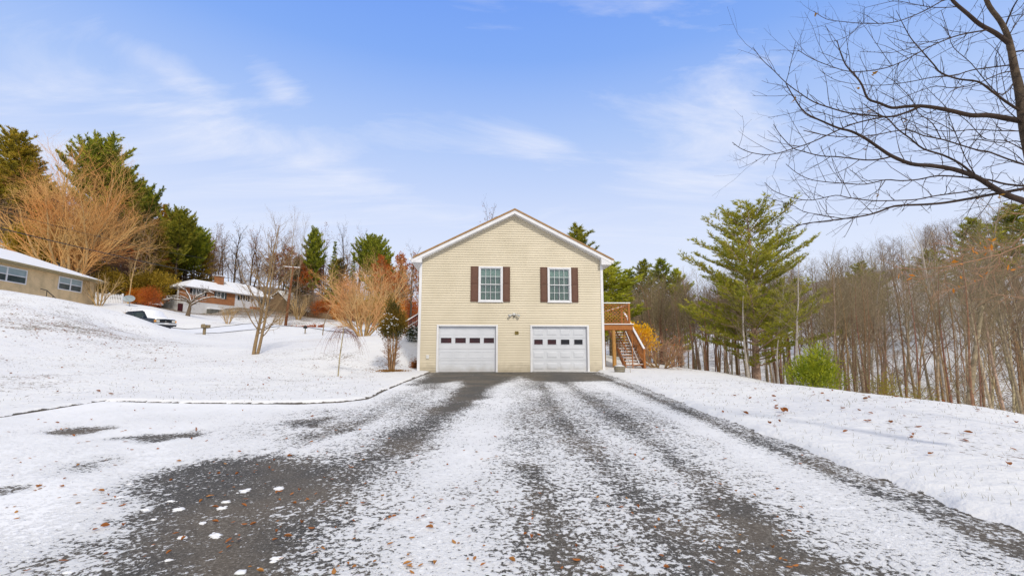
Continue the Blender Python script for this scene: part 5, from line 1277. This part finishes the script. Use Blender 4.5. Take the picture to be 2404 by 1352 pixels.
# far off wood : one mass
src = [T('bare_tree', 91+k, 12, .12, [dict(seg=5, sides=3, w=.04, up=.02, kids=15, st=.42, ang=(28,58), kl=(.24,.42), kt=.5, kr=.5, taper=.2), dict(seg=3, sides=3, w=.1, up=.08, kids=6, st=.2, ang=(25,55), kl=(.4,.65), kr=.6, taper=.3), dict(seg=2, sides=3, w=.12, kids=3, st=.1, ang=(25,50), kl=(.4,.7), kr=.8, taper=.5), dict(seg=1, sides=3, taper=.5)], M['bark_red'], M['twig_red']) for k in range(3)]
def merged(name, items, m):
    VV = []; FF = []; off = 0
    cache = {}
    for k, (x, y, z, s, w, a) in items:
        if k not in cache:
            vs = []; fs = []; o_ = 0
            for ch in src[k].children:
                me = ch.data; c_ = np.empty(len(me.vertices)*3, np.float32); me.vertices.foreach_get('co', c_); c_ = c_.reshape(-1,3)
                f_ = np.empty(len(me.loops), np.int32); me.loops.foreach_get('vertex_index', f_); vs.append(c_); fs.append(f_.reshape(-1,4)+o_); o_ += len(c_)
            cache[k] = (np.concatenate(vs), np.concatenate(fs))
        v, f = cache[k]; ca, sa = math.cos(a), math.sin(a)
        q = np.stack([(v[:,0]*ca-v[:,1]*sa)*w+x, (v[:,0]*sa+v[:,1]*ca)*w+y, v[:,2]*s+z], -1); VV.append(q); FF.append(f+off); off += len(v)
    V_ = np.concatenate(VV).astype(np.float32); F_ = np.concatenate(FF).astype(np.int32)
    me = bpy.data.meshes.new(name); me.vertices.add(len(V_)); me.vertices.foreach_set('co', V_.ravel()); me.loops.add(F_.size); me.loops.foreach_set('vertex_index', F_.ravel())
    me.polygons.add(len(F_)); me.polygons.foreach_set('loop_start', np.arange(0, F_.size, 4, dtype=np.int32)); me.update(calc_edges=True); me.materials.append(m)
    o = bpy.data.objects.new(name, me); COL.objects.link(o); return o
it = []
for i in range(185):
    px = rng.uniform(1400, 2750); Y = rng.uniform(56, 98); x, y, z = xy_on(px, Y)
    s = max(8, min(18, top_z(px, prof(px)+rng.uniform(5,60), Y)-z)); it.append((i % 3, (x, y, z, s/12, s/12*rng.uniform(.9,1.3), rng.uniform(0,6.28))))
o = merged('distant_woods', it, M['twig_red']); tag(o, kind='stuff')
it = []
for i in range(110):
    px = rng.uniform(-80, 560) if i < 60 else rng.uniform(500, 1010); Y = rng.uniform(88, 135); x, y, z = xy_on(px, Y)
    tp = float(np.interp(px, [-40,60,110,300,400,500,560,700,1000], [410,440,450,490,545,590,615,650,665]))+rng.uniform(0,40)
    s = max(6, min(18, top_z(px, tp, Y)-z)); it.append((i % 3, (x, y, z, s/12, s/12*1.3, rng.uniform(0,6.28))))
o = merged('hillside_woods', it, M['twig_red']); tag(o, kind='stuff')

# low rust coloured plants edging the street
s = MB(); cs = []
for i in range(2600):
    px = rng.uniform(668, 742) if rng.random() < .85 else rng.uniform(746, 760); Y = 62+rng.gauss(0,.25); x, y, z = xy_on(px, Y); cs.append((x, y, z+abs(rng.gauss(0,.18))+.05))
cards(s, rng, cs, .22, .05, .25); o = s.build('ground_cover', M['leaf_rust']); tag(o, kind='stuff')

# ------------------------------------------------------------------ foreground maple reaching in from the right
def zp(q): return (1700+q[0]/2.4148, q[1]/2.4148)
LIMBS = [
 ('t', .085, .13, [(1440,-260),(1455,-140),(1475,-40),(1505,40),(1565,120),(1605,200),(1628,290),(1648,400),(1672,500),(1692,620),(1715,760),(1760,950),(1830,1250),(1900,1650),(1960,2150)]),
 ('b', .040, .02, [(1612,245),(1540,190),(1450,140),(1380,80),(1300,10),(1262,-60),(1200,-160)]),
 ('b', .048, .006, [(1702,690),(1600,672),(1500,655),(1400,655),(1300,632),(1200,612),(1110,602),(1020,606),(950,612),(880,585),(815,560),(780,480),(735,420),(690,370),(660,300),(640,230)]),
 ('b', .020, .004, [(1112,602),(1040,635),(960,660),(900,662),(800,652),(700,640),(600,612),(510,580),(430,530),(350,470),(280,400),(220,345),(163,270)]),
 ('b', .006, .003, [(350,470),(365,420),(378,360),(392,300),(405,240)]),
 ('b', .010, .004, [(1715,745),(1560,742),(1420,735),(1300,745),(1180,735),(1050,685),(960,660)]),
 ('b', .024, .003, [(1694,640),(1600,580),(1520,520),(1440,465),(1330,450),(1230,415),(1190,370),(1120,290),(1060,220),(1020,150),(1000,110),(975,60)]),
 ('b', .012, .003, [(1640,368),(1500,385),(1400,400),(1300,430),(1180,440),(1080,460),(950,480),(850,485),(720,475),(620,450),(545,400)]),
 ('b', .013, .004, [(1500,170),(1380,190),(1300,210),(1200,250),(1120,290),(1020,345),(920,385),(800,405),(700,405),(600,375),(500,335),(418,285)]),
 ('b', .006, .003, [(1300,210),(1180,235),(1050,275),(950,300),(880,298),(770,295)]),
 ('b', .010, .004, [(1262,-10),(1150,55),(1050,100),(950,130),(800,135),(680,125),(580,110),(508,65)]),
 ('b', .004, .003, [(793,135),(794,90),(795,38)]), ('b', .004, .003, [(785,137),(700,205),(640,230),(585,240)]),
 ('b', .008, .003, [(1330,40),(1200,45),(1100,30),(1000,10),(950,10),(870,28),(800,45)]),
 ('b', .058, .006, [(1830,1240),(1760,1165),(1700,1140),(1600,1105),(1520,1060),(1430,1005),(1300,960),(1170,940),(1060,930),(950,885),(880,840),(800,785),(720,745),(650,728),(560,690),(460,640),(400,560),(350,475)]),
 ('b', .020, .006, [(1430,1005),(1340,930),(1240,880),(1130,845),(1060,790),(980,730),(930,675),(880,650),(830,620),(790,590)]),
 ('b', .018, .004, [(1760,1060),(1600,1045),(1500,1020),(1400,1010),(1300,1000),(1200,998),(1100,1018),(1000,1025),(915,1020),(800,1045),(680,1040),(560,1030),(480,1015),(410,980),(350,930)]),
 ('b', .007, .003, [(915,1020),(870,1080),(800,1120),(740,1130)]),
 ('b', .030, .006, [(1800,1050),(1690,1072),(1560,1095),(1400,1125),(1250,1150),(1130,1160),(970,1168),(880,1200),(800,1222),(680,1240),(560,1255),(450,1270),(380,1300)]),
 ('b', .013, .004, [(1560,1080),(1480,1070),(1350,1090),(1200,1110),(1100,1130),(980,1137),(830,1137),(700,1120),(630,1108),(500,1135),(400,1125),(320,1100),(270,1075),(230,1035)]),
 ('b', .008, .003, [(800,1222),(700,1240),(600,1228),(530,1215),(450,1200),(380,1160),(300,1138),(235,1120)]),
 ('b', .016, .005, [(1760,960),(1690,930),(1600,900),(1500,862),(1430,850),(1330,820),(1230,790),(1130,770),(1050,740),(960,745),(860,765),(700,778),(560,765),(450,740)]),
 ('b', .014, .004, [(950,887),(890,902),(800,908),(650,890),(550,885),(450,860),(390,840),(330,780),(300,740),(280,705)]),
 ('b', .013, .004, [(900,664),(780,690),(700,715),(600,760),(490,810),(400,840),(320,865),(240,878),(150,865),(90,840),(47,808)]), ('b', .004, .002, [(235,880),(160,925),(85,955)]),
 ('b', .007, .003, [(740,645),(650,670),(560,642),(450,630),(350,650),(250,668)]),
 ('b', .014, .006, [(1590,160),(1640,40),(1690,-40),(1720,-120)]), ('b', .014, .006, [(1630,300),(1700,290),(1790,330),(1900,360)]), ('b', .010, .004, [(1610,210),(1680,100),(1740,60)]),
 ('b', .010, .003, [(1660,450),(1580,540),(1500,480),(1400,360),(1300,270),(1270,180),(1230,60)]),
 ('b', .009, .003, [(1700,700),(1620,640),(1560,560),(1545,460),(1550,350)]),
 ('b', .009, .003, [(1430,1000),(1370,900),(1330,800),(1290,700),(1270,640)]),
 ('b', .009, .003, [(1740,880),(1600,800),(1480,790),(1390,700),(1300,640),(1150,640),(1050,560),(960,470)]),
 ('b', .008, .003, [(1230,790),(1180,700),(1100,640),(1060,560),(960,460),(920,440)]),
 ('b', .008, .003, [(1760,1000),(1680,900),(1600,840),(1530,800),(1560,650),(1540,560)]),
 ('b', .010, .003, [(1740,820),(1650,800),(1560,810),(1400,790),(1300,830),(1150,850),(1050,860),(960,870)]),
 ('b', .007, .003, [(1300,745),(1200,690),(1100,660),(1000,680),(880,760),(780,850),(700,880)]),
 ('b', .010, .003, [(1655,400),(1560,420),(1420,480),(1300,500),(1200,490),(1100,520),(1000,560),(900,600),(800,660)]),
]
rm = random.Random(77); tk = MB(); br_ = MB(); tw_ = MB(); lf = MB(); known = []; MPTS = []
for kind, r0, r1, zl in LIMBS:
    r0 *= .72; r1 *= .8
    pr = [zp(q) for q in zl]
    if kind == 't': Ys = [5.3]*len(pr); r1 = .11; r0 = .024
    else:
        d_, y0_ = min(((a[0]-pr[0][0])**2+(a[1]-pr[0][1])**2, a[2]) for a in known)
        sl_ = rm.uniform(-1.0, .9); Ys = [max(3.6, y0_+sl_*((i/(len(pr)-1))**1.1)) for i in range(len(pr))]
    pts = [at(q[0], q[1], Y) for q, Y in zip(pr, Ys)]
    # smooth resample
    P2 = []; K2 = []
    for i in range(len(pts)-1):
        p0 = pts[max(i-1,0)]; p1 = pts[i]; p2 = pts[i+1]; p3 = pts[min(i+2,len(pts)-1)]
        for k in range(3):
            t = k/3; P2.append(.5*((2*p1)+(p2-p0)*t+(2*p0-5*p1+4*p2-p3)*t*t+(3*p1-p0-3*p2+p3)*t**3)); K2.append((pr[i][0]+(pr[i+1][0]-pr[i][0])*t, pr[i][1]+(pr[i+1][1]-pr[i][1])*t, Ys[i]+(Ys[i+1]-Ys[i])*t))
    P2.append(pts[-1]); K2.append((*pr[-1], Ys[-1])); known += K2; n = len(P2)
    rads = [r0+(r1-r0)*(i/(n-1))**(.75 if kind == 'b' else 2.4) for i in range(n)]
    (tk if kind == 't' else br_).tube(P2, rads, 8 if r0 > .02 else 5)
    # fine twigs alternate along the limb
    L = 0
    for i in range(1, n):
        seg = (P2[i]-P2[i-1]); L += seg.length
        if kind == 't' and i > n-14: continue
        step = .085 if rads[i] < .012 else .13
        while L > step:
            L -= step*rm.uniform(.6,1.3); s0 = P2[i].lerp(P2[i-1], rm.random()); dl = seg.normalized()
            if rm.random() < .25: 
                e2 = s0+rot_about(dl, R(50), rm.uniform(0,6.28))*.02; tw_.tube([s0, e2], [.0035,.0025], 4); continue
            grow([tw_], rm, s0, rot_about(dl, R(rm.uniform(35,65)), rm.uniform(0,6.28))+Vector((0,0,.15)), rm.uniform(.12,.5)*rm.choice([.6,1,1,1.5])*(1 if rads[i] < .02 else 1.3), min(.0048, rads[i]*.7), 0,
                 [dict(seg=4, sides=3, w=.12, up=.04, kids=rm.choice([1,2,3]), st=.25, ang=(30,55), kl=(.3,.6), kr=.75, taper=.45), dict(seg=3, sides=3, w=.12, up=.04, taper=.5)])
            if rm.random() < .03: lc = s0+Vector((0,0,-.04)); cards(lf, rm, [lc]*3, .06, .015, .5)
mp = empty('maple_tree', (6.3, 5.3, h(6.3,5.3)), 0, 'dark bare maple reaching its branches in from the upper right corner', 'tree')
objs = [tk.build('trunk', M['bark_dark'], None, True), br_.build('branches', M['twig_dark'], None, True), tw_.build('twigs', M['twig_dark']), lf.build('dead_leaves', M['leaf_oak'])]
objs[3]['kind'] = 'stuff'
for o in objs: o.parent = mp; o.matrix_parent_inverse = Matrix.Translation(-mp.location)
# smaller beech with orange leaves, its trunk outside the frame
def z7(q): return (1900+q[0]/2.4148, 440+q[1]/2.4148)
BL = [(.013,.006,[(1700,250),(1500,240),(1320,290),(1217,322),(1080,380),(950,412),(860,432),(760,452),(660,462),(580,465),(480,450)]),
      (.006,.003,[(1080,380),(1075,440),(1020,490),(960,530),(850,570),(790,580),(720,590)]),
      (.008,.003,[(1500,240),(1350,210),(1217,262),(1150,330),(1060,365),(960,355),(880,345),(800,330),(740,315)]),
      (.008,.003,[(1600,560),(1400,510),(1217,455),(1150,430),(1080,382),(1000,330)]),
      (.008,.003,[(1650,700),(1400,640),(1217,628),(1100,610),(1020,600)]),
      (.005,.002,[(1350,210),(1217,150),(1120,140),(1060,110)]),(.004,.002,[(860,432),(700,500),(640,520),(570,518)])]
b1 = MB(); l1 = MB(); rb = random.Random(5); known = [(*z7((1700,250)), 6.2)]
for r0, r1, zl in BL:
    pr = [z7(q) for q in zl]; y0_ = min(((a[0]-pr[0][0])**2+(a[1]-pr[0][1])**2, a[2]) for a in known)[1]; sl_ = rb.uniform(-.5,.6)
    Ys = [y0_+sl_*i/(len(pr)-1) for i in range(len(pr))]; pts = [at(*q, Y) for q, Y in zip(pr, Ys)]; known += [(q[0], q[1], Y) for q, Y in zip(pr, Ys)]
    b1.tube(pts, [(r0+(r1-r0)*i/(len(pts)-1))*.7 for i in range(len(pts))], 6)
    for i in range(1, len(pts)):
        for _ in range(6):
            s0 = pts[i].lerp(pts[i-1], rb.random()); pp = grow([b1], rb, s0, rot_about((pts[i]-pts[i-1]), R(50), rb.uniform(0,6.28)), rb.uniform(.1,.45), .0025, 0, [dict(seg=3, sides=3, w=.12, kids=2, st=.3, ang=(30,50), kl=(.4,.6), kr=.8, taper=.5), dict(seg=2, sides=3, taper=.5)])
for c, k in (((1010,340),9),((940,375),7),((870,420),3),((860,560),6),((960,510),3),((1140,465),6),((1060,290),3),((580,512),2),((820,405),2),((540,490),2)):
    p = at(*z7(c), 6.25)
    for _ in range(k): cards(l1, rb, [p], .075, .05, .36)
tr_ = MB(); bx0 = at(*z7((1700,250)), 6.2); gz = h(bx0.x+.6, 6.6)
tr_.tube([Vector((bx0.x+.6,6.6,gz-.1)), Vector((bx0.x+.45,6.5,gz+1.6)), Vector((bx0.x+.1,6.25,bx0.z+.1)), bx0+Vector((-.1,0,.9))], [.05,.042,.03,.012], 8); 
for tgt in ((1600,560),(1650,700)): tr_.tube([Vector((bx0.x+.45,6.5,gz+1.6)), at(*z7(tgt), known[0][2])], [.012,.008], 5)
be = empty('beech_tree', (bx0.x+.6, 6.6, gz), 0, 'slender pale branches with curled orange leaves reaching in low at the right edge', 'tree')
for o in (tr_.build('trunk', M['bark_beech'], None, True), b1.build('branches', M['bark_beech'], None), l1.build('orange_leaves', M['leaf_orange'])): o.parent = be; o.matrix_parent_inverse = Matrix.Translation(-be.location)

# ------------------------------------------------------------------ small things on the ground
rl = random.Random(99)
def leafshape(mb, x, y, z, s, rz, curl, tilt):
    pts = [(-.5,0),(-.25,.2),(.1,.25),(.4,.12),(.55,0),(.4,-.12),(.1,-.25),(-.25,-.2)]
    Mx = Matrix.Translation((x,y,z)) @ Matrix.Rotation(rz,4,'Z') @ Matrix.Rotation(tilt,4,'Y') @ Matrix.Scale(s,4)
    vs = [Mx @ Vector((a, b, curl*(abs(b)*2.2+a*a*.6))) for a, b in pts]+[Mx @ Vector((-.1,0,0)), Mx @ Vector((.25,0,.02))]
    mb.add(vs, [(0,1,8),(1,2,8),(2,9,8),(2,3,9),(3,4,9),(4,5,9),(5,6,9),(6,8,9),(6,7,8),(7,0,8)])
mb = MB()
for i in range(330):
    if i < 210: px, py = rl.uniform(0, 1900), 960+390*rl.random()**.8
    elif i < 260: px, py = rl.uniform(500, 1300), rl.uniform(1080, 1352)
    else: px, py = rl.uniform(0, 900), rl.uniform(950, 1200)
    x, y = on_drive(px, py); 
    if sdf(np.array([x]), np.array([y]))[0] > -.05: continue
    leafshape(mb, x, y, float(drive_z(y))+.022, rl.uniform(.025,.062)*(1 if y < 6 else 1.2), rl.uniform(0,6.28), rl.uniform(-.3,.8), rl.uniform(-.35,.35))
o = mb.build('fallen_leaves', M['fallen']); tag(o, kind='stuff')
mb = MB()
for i in range(420):
    if i < 260: px, py, Y = rl.uniform(0,420), rl.uniform(720,795), 0; Y = float(np.interp(py,[690,800],[31,22]))+rl.uniform(-2,2)
    elif i < 330: px, Y = rl.uniform(0,900), rl.uniform(12,22)
    else: px, Y = rl.uniform(1600,2404), rl.uniform(5,14)
    x, y, z = xy_on(px, Y)
    if sdf(np.array([x]), np.array([y]))[0] < .1: continue
    leafshape(mb, x, y, z+.02, rl.uniform(.05,.12), rl.uniform(0,6.28), rl.uniform(-.3,.8), rl.uniform(-.4,.4))
o = mb.build('lawn_leaves', M['leaf_oak']); tag(o, kind='stuff')
x, y, z = xy_on(1838, 9.3); mb = MB(); leafshape(mb, 0,0,.02, .16, .6, .9, .3); leafshape(mb, .05,.01,.04, .13, 2.0, .8, -.5); o = mb.build('oak_leaf', M['fallen']); 
d_ = ray(1838, 972); 
for k in range(40):
    Yt = 6+k*.2; pt = at(1838, 972, Yt)
    if pt.z < h(pt.x, Yt): break
o.location = (pt.x, Yt, h(pt.x, Yt)+.01); tag(o, 'single large curled orange brown leaf on the snow of the right lawn', 'leaf')
mb = MB()
for i in range(3400):
    if i < 2000: px, Y = rl.uniform(1450,2404), 4.2+13*rl.random()**1.2
    else: px, Y = rl.uniform(0,900), rl.uniform(11,24)
    x, y, z = xy_on(px, Y)
    s_ = float(sdf(np.array([x]), np.array([y]))[0])
    if s_ < .12 or (i < 2000 and s_ > .8 and rl.random() < .3): continue
    hh = rl.uniform(.02,.065); lx, ly = rl.gauss(0,.02), rl.gauss(0,.02); w = .003 if Y < 9 else .006
    n = len(mb.v); mb.v += [(x-w,y,z-.01),(x+w,y,z-.01),(x+lx,y+ly,z+hh)]; mb.f.append((n,n+1,n+2)); mb.mi.append(0)
o = mb.build('grass', M['grassdry']); tag(o, kind='stuff')
# lumps of snow left on the thawed asphalt
mb = MB()
LUMPS = [(280,1168,30),(325,1157,17),(248,1195,9),(420,1196,24),(340,1197,20),(575,1153,22),(608,1140,14),(655,1147,22),(475,1111,8),(405,1125,10),(303,1137,14),(400,1177,14),(443,1175,10),(530,1179,18),(520,1194,20),(565,1103,9),(475,1228,14),(505,1257,26),(495,1275,12),(565,1202,16),(480,1213,13),(430,1262,18),(395,1315,14),(335,1277,8),(280,1285,8),(445,1240,9),(500,1210,12),(650,1312,26),(325,1340,12),(520,1310,20),(610,1120,7),(695,1118,6),(385,1235,9),(236,1332,7),(360,1220,13),(540,1222,9),(100,1345,26),(160,1345,24),(220,1347,20),(690,1100,6),(660,1085,7),(620,1095,6)]
for px, py, w in LUMPS:
    if w < 13 or rl.random() < .12: continue
    x, y = on_drive(px, py); r_l = w/1100*y*.42
    for q_ in range(7): mb.ball((x+rl.gauss(0,r_l*.7*(q_ > 0)), y+rl.gauss(0,r_l*.7*(q_ > 0)), float(drive_z(y))+.002), r_l*(.95 if q_ == 0 else rl.uniform(.18,.6)), 1.25, .9, min(.45, .013/r_l), 18, 8, rl, .30)
for i in range(2):
    px, py = rl.uniform(150,760), rl.uniform(1080,1350); x, y = on_drive(px, py); mb.ball((x, y, float(drive_z(y))+.002), rl.uniform(.008,.035), 1.3, 1, .35, 8, 4, rl, .25)
o = mb.build('snow_lumps', M['snowplain'], None, True); tag(o, kind='stuff')

# remove prototypes that were never placed
for e in protos:
    if e.name not in used:
        for ch in list(e.children): bpy.data.objects.remove(ch)
        bpy.data.objects.remove(e)
for o in bpy.data.objects:
    if '_h' in o: del o['_h']

# ------------------------------------------------------------------ sky and sun
w = bpy.data.worlds.new('World'); sc.world = w; w.use_nodes = True; nt = w.node_tree; L = nt.links
for n in list(nt.nodes): nt.nodes.remove(n)
SUN_EL, SUN_AZ = R(36), R(158)   # azimuth measured clockwise from +Y : behind the camera, a little to the right
out = nt.nodes.new('ShaderNodeOutputWorld'); bg = nt.nodes.new('ShaderNodeBackground'); L.new(bg.outputs[0], out.inputs[0])
sky = nt.nodes.new('ShaderNodeTexSky'); sky.sky_type = 'NISHITA'; sky.sun_disc = False; sky.sun_elevation = SUN_EL; sky.sun_rotation = SUN_AZ; sky.air_density = 1.0; sky.dust_density = .6; sky.ozone_density = 2.2
tc = nt.nodes.new('ShaderNodeTexCoord'); sp = nt.nodes.new('ShaderNodeSeparateXYZ'); L.new(tc.outputs['Generated'], sp.inputs[0])
grad = ramp(nt, sp.outputs[2], [(0., (.72,.81,1.0)), (.10, (.68,.78,1.0)), (.25, (.55,.68,1.0)), (.42, (.365,.56,.99)), (.56, (.245,.45,.98)), (.66, (.18,.375,.97)), (1., (.13,.30,.90))])
nsc = mixc(nt, 1., sky.outputs[0], (.11,.095,.12), 'MULTIPLY')
base = mixc(nt, .9, nsc, grad)
# cirrus : noise on a high plane, stretched along the wind
ad = N(nt, 'ShaderNodeMath', operation='ADD'); L.new(sp.outputs[2], ad.inputs[0]); ad.inputs[1].default_value = .16
mx_ = N(nt, 'ShaderNodeMath', operation='MAXIMUM'); L.new(ad.outputs[0], mx_.inputs[0]); mx_.inputs[1].default_value = .05
dx_ = N(nt, 'ShaderNodeMath', operation='DIVIDE'); L.new(sp.outputs[0], dx_.inputs[0]); L.new(mx_.outputs[0], dx_.inputs[1])
dy_ = N(nt, 'ShaderNodeMath', operation='DIVIDE'); L.new(sp.outputs[1], dy_.inputs[0]); L.new(mx_.outputs[0], dy_.inputs[1])
cb = nt.nodes.new('ShaderNodeCombineXYZ'); L.new(dx_.outputs[0], cb.inputs[0]); L.new(dy_.outputs[0], cb.inputs[1])
mp1 = nt.nodes.new('ShaderNodeMapping'); mp1.inputs['Rotation'].default_value = (0,0,R(24)); mp1.inputs['Scale'].default_value = (.55,1.7,1); mp1.inputs['Location'].default_value = (1.3,.4,0); L.new(cb.outputs[0], mp1.inputs[0])
n1 = N(nt, 'ShaderNodeTexNoise', Scale=1.7, Detail=10., Roughness=.63, Distortion=.7); L.new(mp1.outputs[0], n1.inputs['Vector'])
n2 = N(nt, 'ShaderNodeTexNoise', Scale=.55, Detail=3.); L.new(cb.outputs[0], n2.inputs['Vector'])
m0 = N(nt, 'ShaderNodeMath', operation='MULTIPLY'); L.new(n1.outputs['Fac'], m0.inputs[0]); m0.inputs[1].default_value = 1.7
ml = N(nt, 'ShaderNodeMath', operation='MULTIPLY_ADD'); L.new(n2.outputs['Fac'], ml.inputs[0]); ml.inputs[1].default_value = .5; L.new(m0.outputs[0], ml.inputs[2])
dens = ml.outputs[0]
# particular wisps: direction, radius, strength
def wisp(px, py, rx, ry, rot, amp):
    global dens
    d = Vector(ray(px, py)).normalized(); e1 = Vector((d.y, -d.x, 0)).normalized(); e2 = d.cross(e1)*-1
    u = e1*math.cos(rot)+e2*math.sin(rot); v = e1*-math.sin(rot)+e2*math.cos(rot)
    vals = []
    for ax_, r_ in ((u, rx), (v, ry)):
        dp = nt.nodes.new('ShaderNodeVectorMath'); dp.operation = 'DOT_PRODUCT'; L.new(tc.outputs['Generated'], dp.inputs[0]); dp.inputs[1].default_value = tuple(ax_/r_)
        sq = N(nt, 'ShaderNodeMath', operation='MULTIPLY'); L.new(dp.outputs['Value'], sq.inputs[0]); L.new(dp.outputs['Value'], sq.inputs[1]); vals.append(sq.outputs[0])
    s = N(nt, 'ShaderNodeMath', operation='ADD'); L.new(vals[0], s.inputs[0]); L.new(vals[1], s.inputs[1])
    ng = N(nt, 'ShaderNodeMath', operation='MULTIPLY'); L.new(s.outputs[0], ng.inputs[0]); ng.inputs[1].default_value = -1
    ex = N(nt, 'ShaderNodeMath', operation='EXPONENT'); L.new(ng.outputs[0], ex.inputs[0])
    dd = nt.nodes.new('ShaderNodeVectorMath'); dd.operation = 'DOT_PRODUCT'; L.new(tc.outputs['Generated'], dd.inputs[0]); dd.inputs[1].default_value = tuple(d)
    gt = N(nt, 'ShaderNodeMath', operation='GREATER_THAN'); L.new(dd.outputs['Value'], gt.inputs[0]); gt.inputs[1].default_value = 0
    m1 = N(nt, 'ShaderNodeMath', operation='MULTIPLY'); L.new(ex.outputs[0], m1.inputs[0]); L.new(gt.outputs[0], m1.inputs[1])
    ma = N(nt, 'ShaderNodeMath', operation='MULTIPLY_ADD'); L.new(m1.outputs[0], ma.inputs[0]); ma.inputs[1].default_value = amp*1.2; L.new(dens, ma.inputs[2]); dens = ma.outputs[0]
for a in [(400,165,.10,.03,-.25,.30),(650,195,.08,.035,-.6,.26),(350,260,.28,.05,-.2,.10),(60,260,.12,.05,-.3,.12),(1670,250,.11,.09,.3,.34),(1760,330,.14,.045,.1,.24),(1200,290,.10,.04,-.3,.13),(1270,355,.10,.04,-.2,.13),(600,330,.35,.06,-.15,.13),(800,400,.3,.04,-.2,.12),
          (1120,90,.09,.05,-.2,.08),(1500,60,.3,.12,0,-.14),(100,60,.3,.12,0,-.16),(150,200,.2,.05,0,-.05),(800,60,.2,.1,0,-.10),(1950,100,.3,.12,0,-.12),(2250,250,.2,.1,0,-.03)]: wisp(*a)
hf = N(nt, 'ShaderNodeMath', operation='MULTIPLY'); L.new(dens, hf.inputs[0]); hf.inputs[1].default_value = .5
cl = ramp(nt, hf.outputs[0], [(.55, 0.), (.62, .2), (.70, .52), (.78, .88)])
# unseen cloud added behind the camera to whiten and soften the light
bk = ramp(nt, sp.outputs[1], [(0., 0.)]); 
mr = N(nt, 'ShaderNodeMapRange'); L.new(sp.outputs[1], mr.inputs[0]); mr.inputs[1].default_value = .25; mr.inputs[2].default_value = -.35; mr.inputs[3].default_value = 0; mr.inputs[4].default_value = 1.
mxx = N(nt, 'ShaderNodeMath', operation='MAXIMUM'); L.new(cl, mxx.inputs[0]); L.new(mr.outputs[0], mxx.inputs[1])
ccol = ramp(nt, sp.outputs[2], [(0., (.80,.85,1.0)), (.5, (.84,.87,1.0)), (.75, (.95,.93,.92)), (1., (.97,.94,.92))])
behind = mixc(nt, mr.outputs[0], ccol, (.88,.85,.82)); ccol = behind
zt_ = ramp(nt, sp.outputs[2], [(.66, 0.), (.85, .9)]); mz_ = N(nt, 'ShaderNodeMath', operation='MAXIMUM'); L.new(mxx.outputs[0], mz_.inputs[0]); L.new(zt_, mz_.inputs[1]); mxx = mz_  # cloud added overhead too, out of view, to take blue out of the light
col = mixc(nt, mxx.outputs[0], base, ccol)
# thin veil low on the horizon
veil = ramp(nt, sp.outputs[2], [(.0, .9), (.16, .78), (.34, .32), (.55, 0.)])
col = mixc(nt, veil, col, (.79,.855,1.0))
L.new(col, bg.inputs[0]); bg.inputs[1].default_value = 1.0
sl = bpy.data.lights.new('sun', 'SUN'); sl.energy = 2.1; sl.angle = R(6); sl.color = (1, .93, .82)
so = bpy.data.objects.new('sun', sl); COL.objects.link(so)
az = SUN_AZ; dsun = Vector((math.sin(az)*math.cos(SUN_EL), math.cos(az)*math.cos(SUN_EL), math.sin(SUN_EL)))
so.rotation_euler = (-dsun).to_track_quat('-Z', 'Y').to_euler()
sc.view_settings.view_transform = 'Standard'; sc.view_settings.look = 'None'; sc.view_settings.exposure = 0; sc.view_settings.gamma = 1
sc.cycles.max_bounces = 6; sc.cycles.transparent_max_bounces = 16; sc.cycles.sample_clamp_indirect = 6
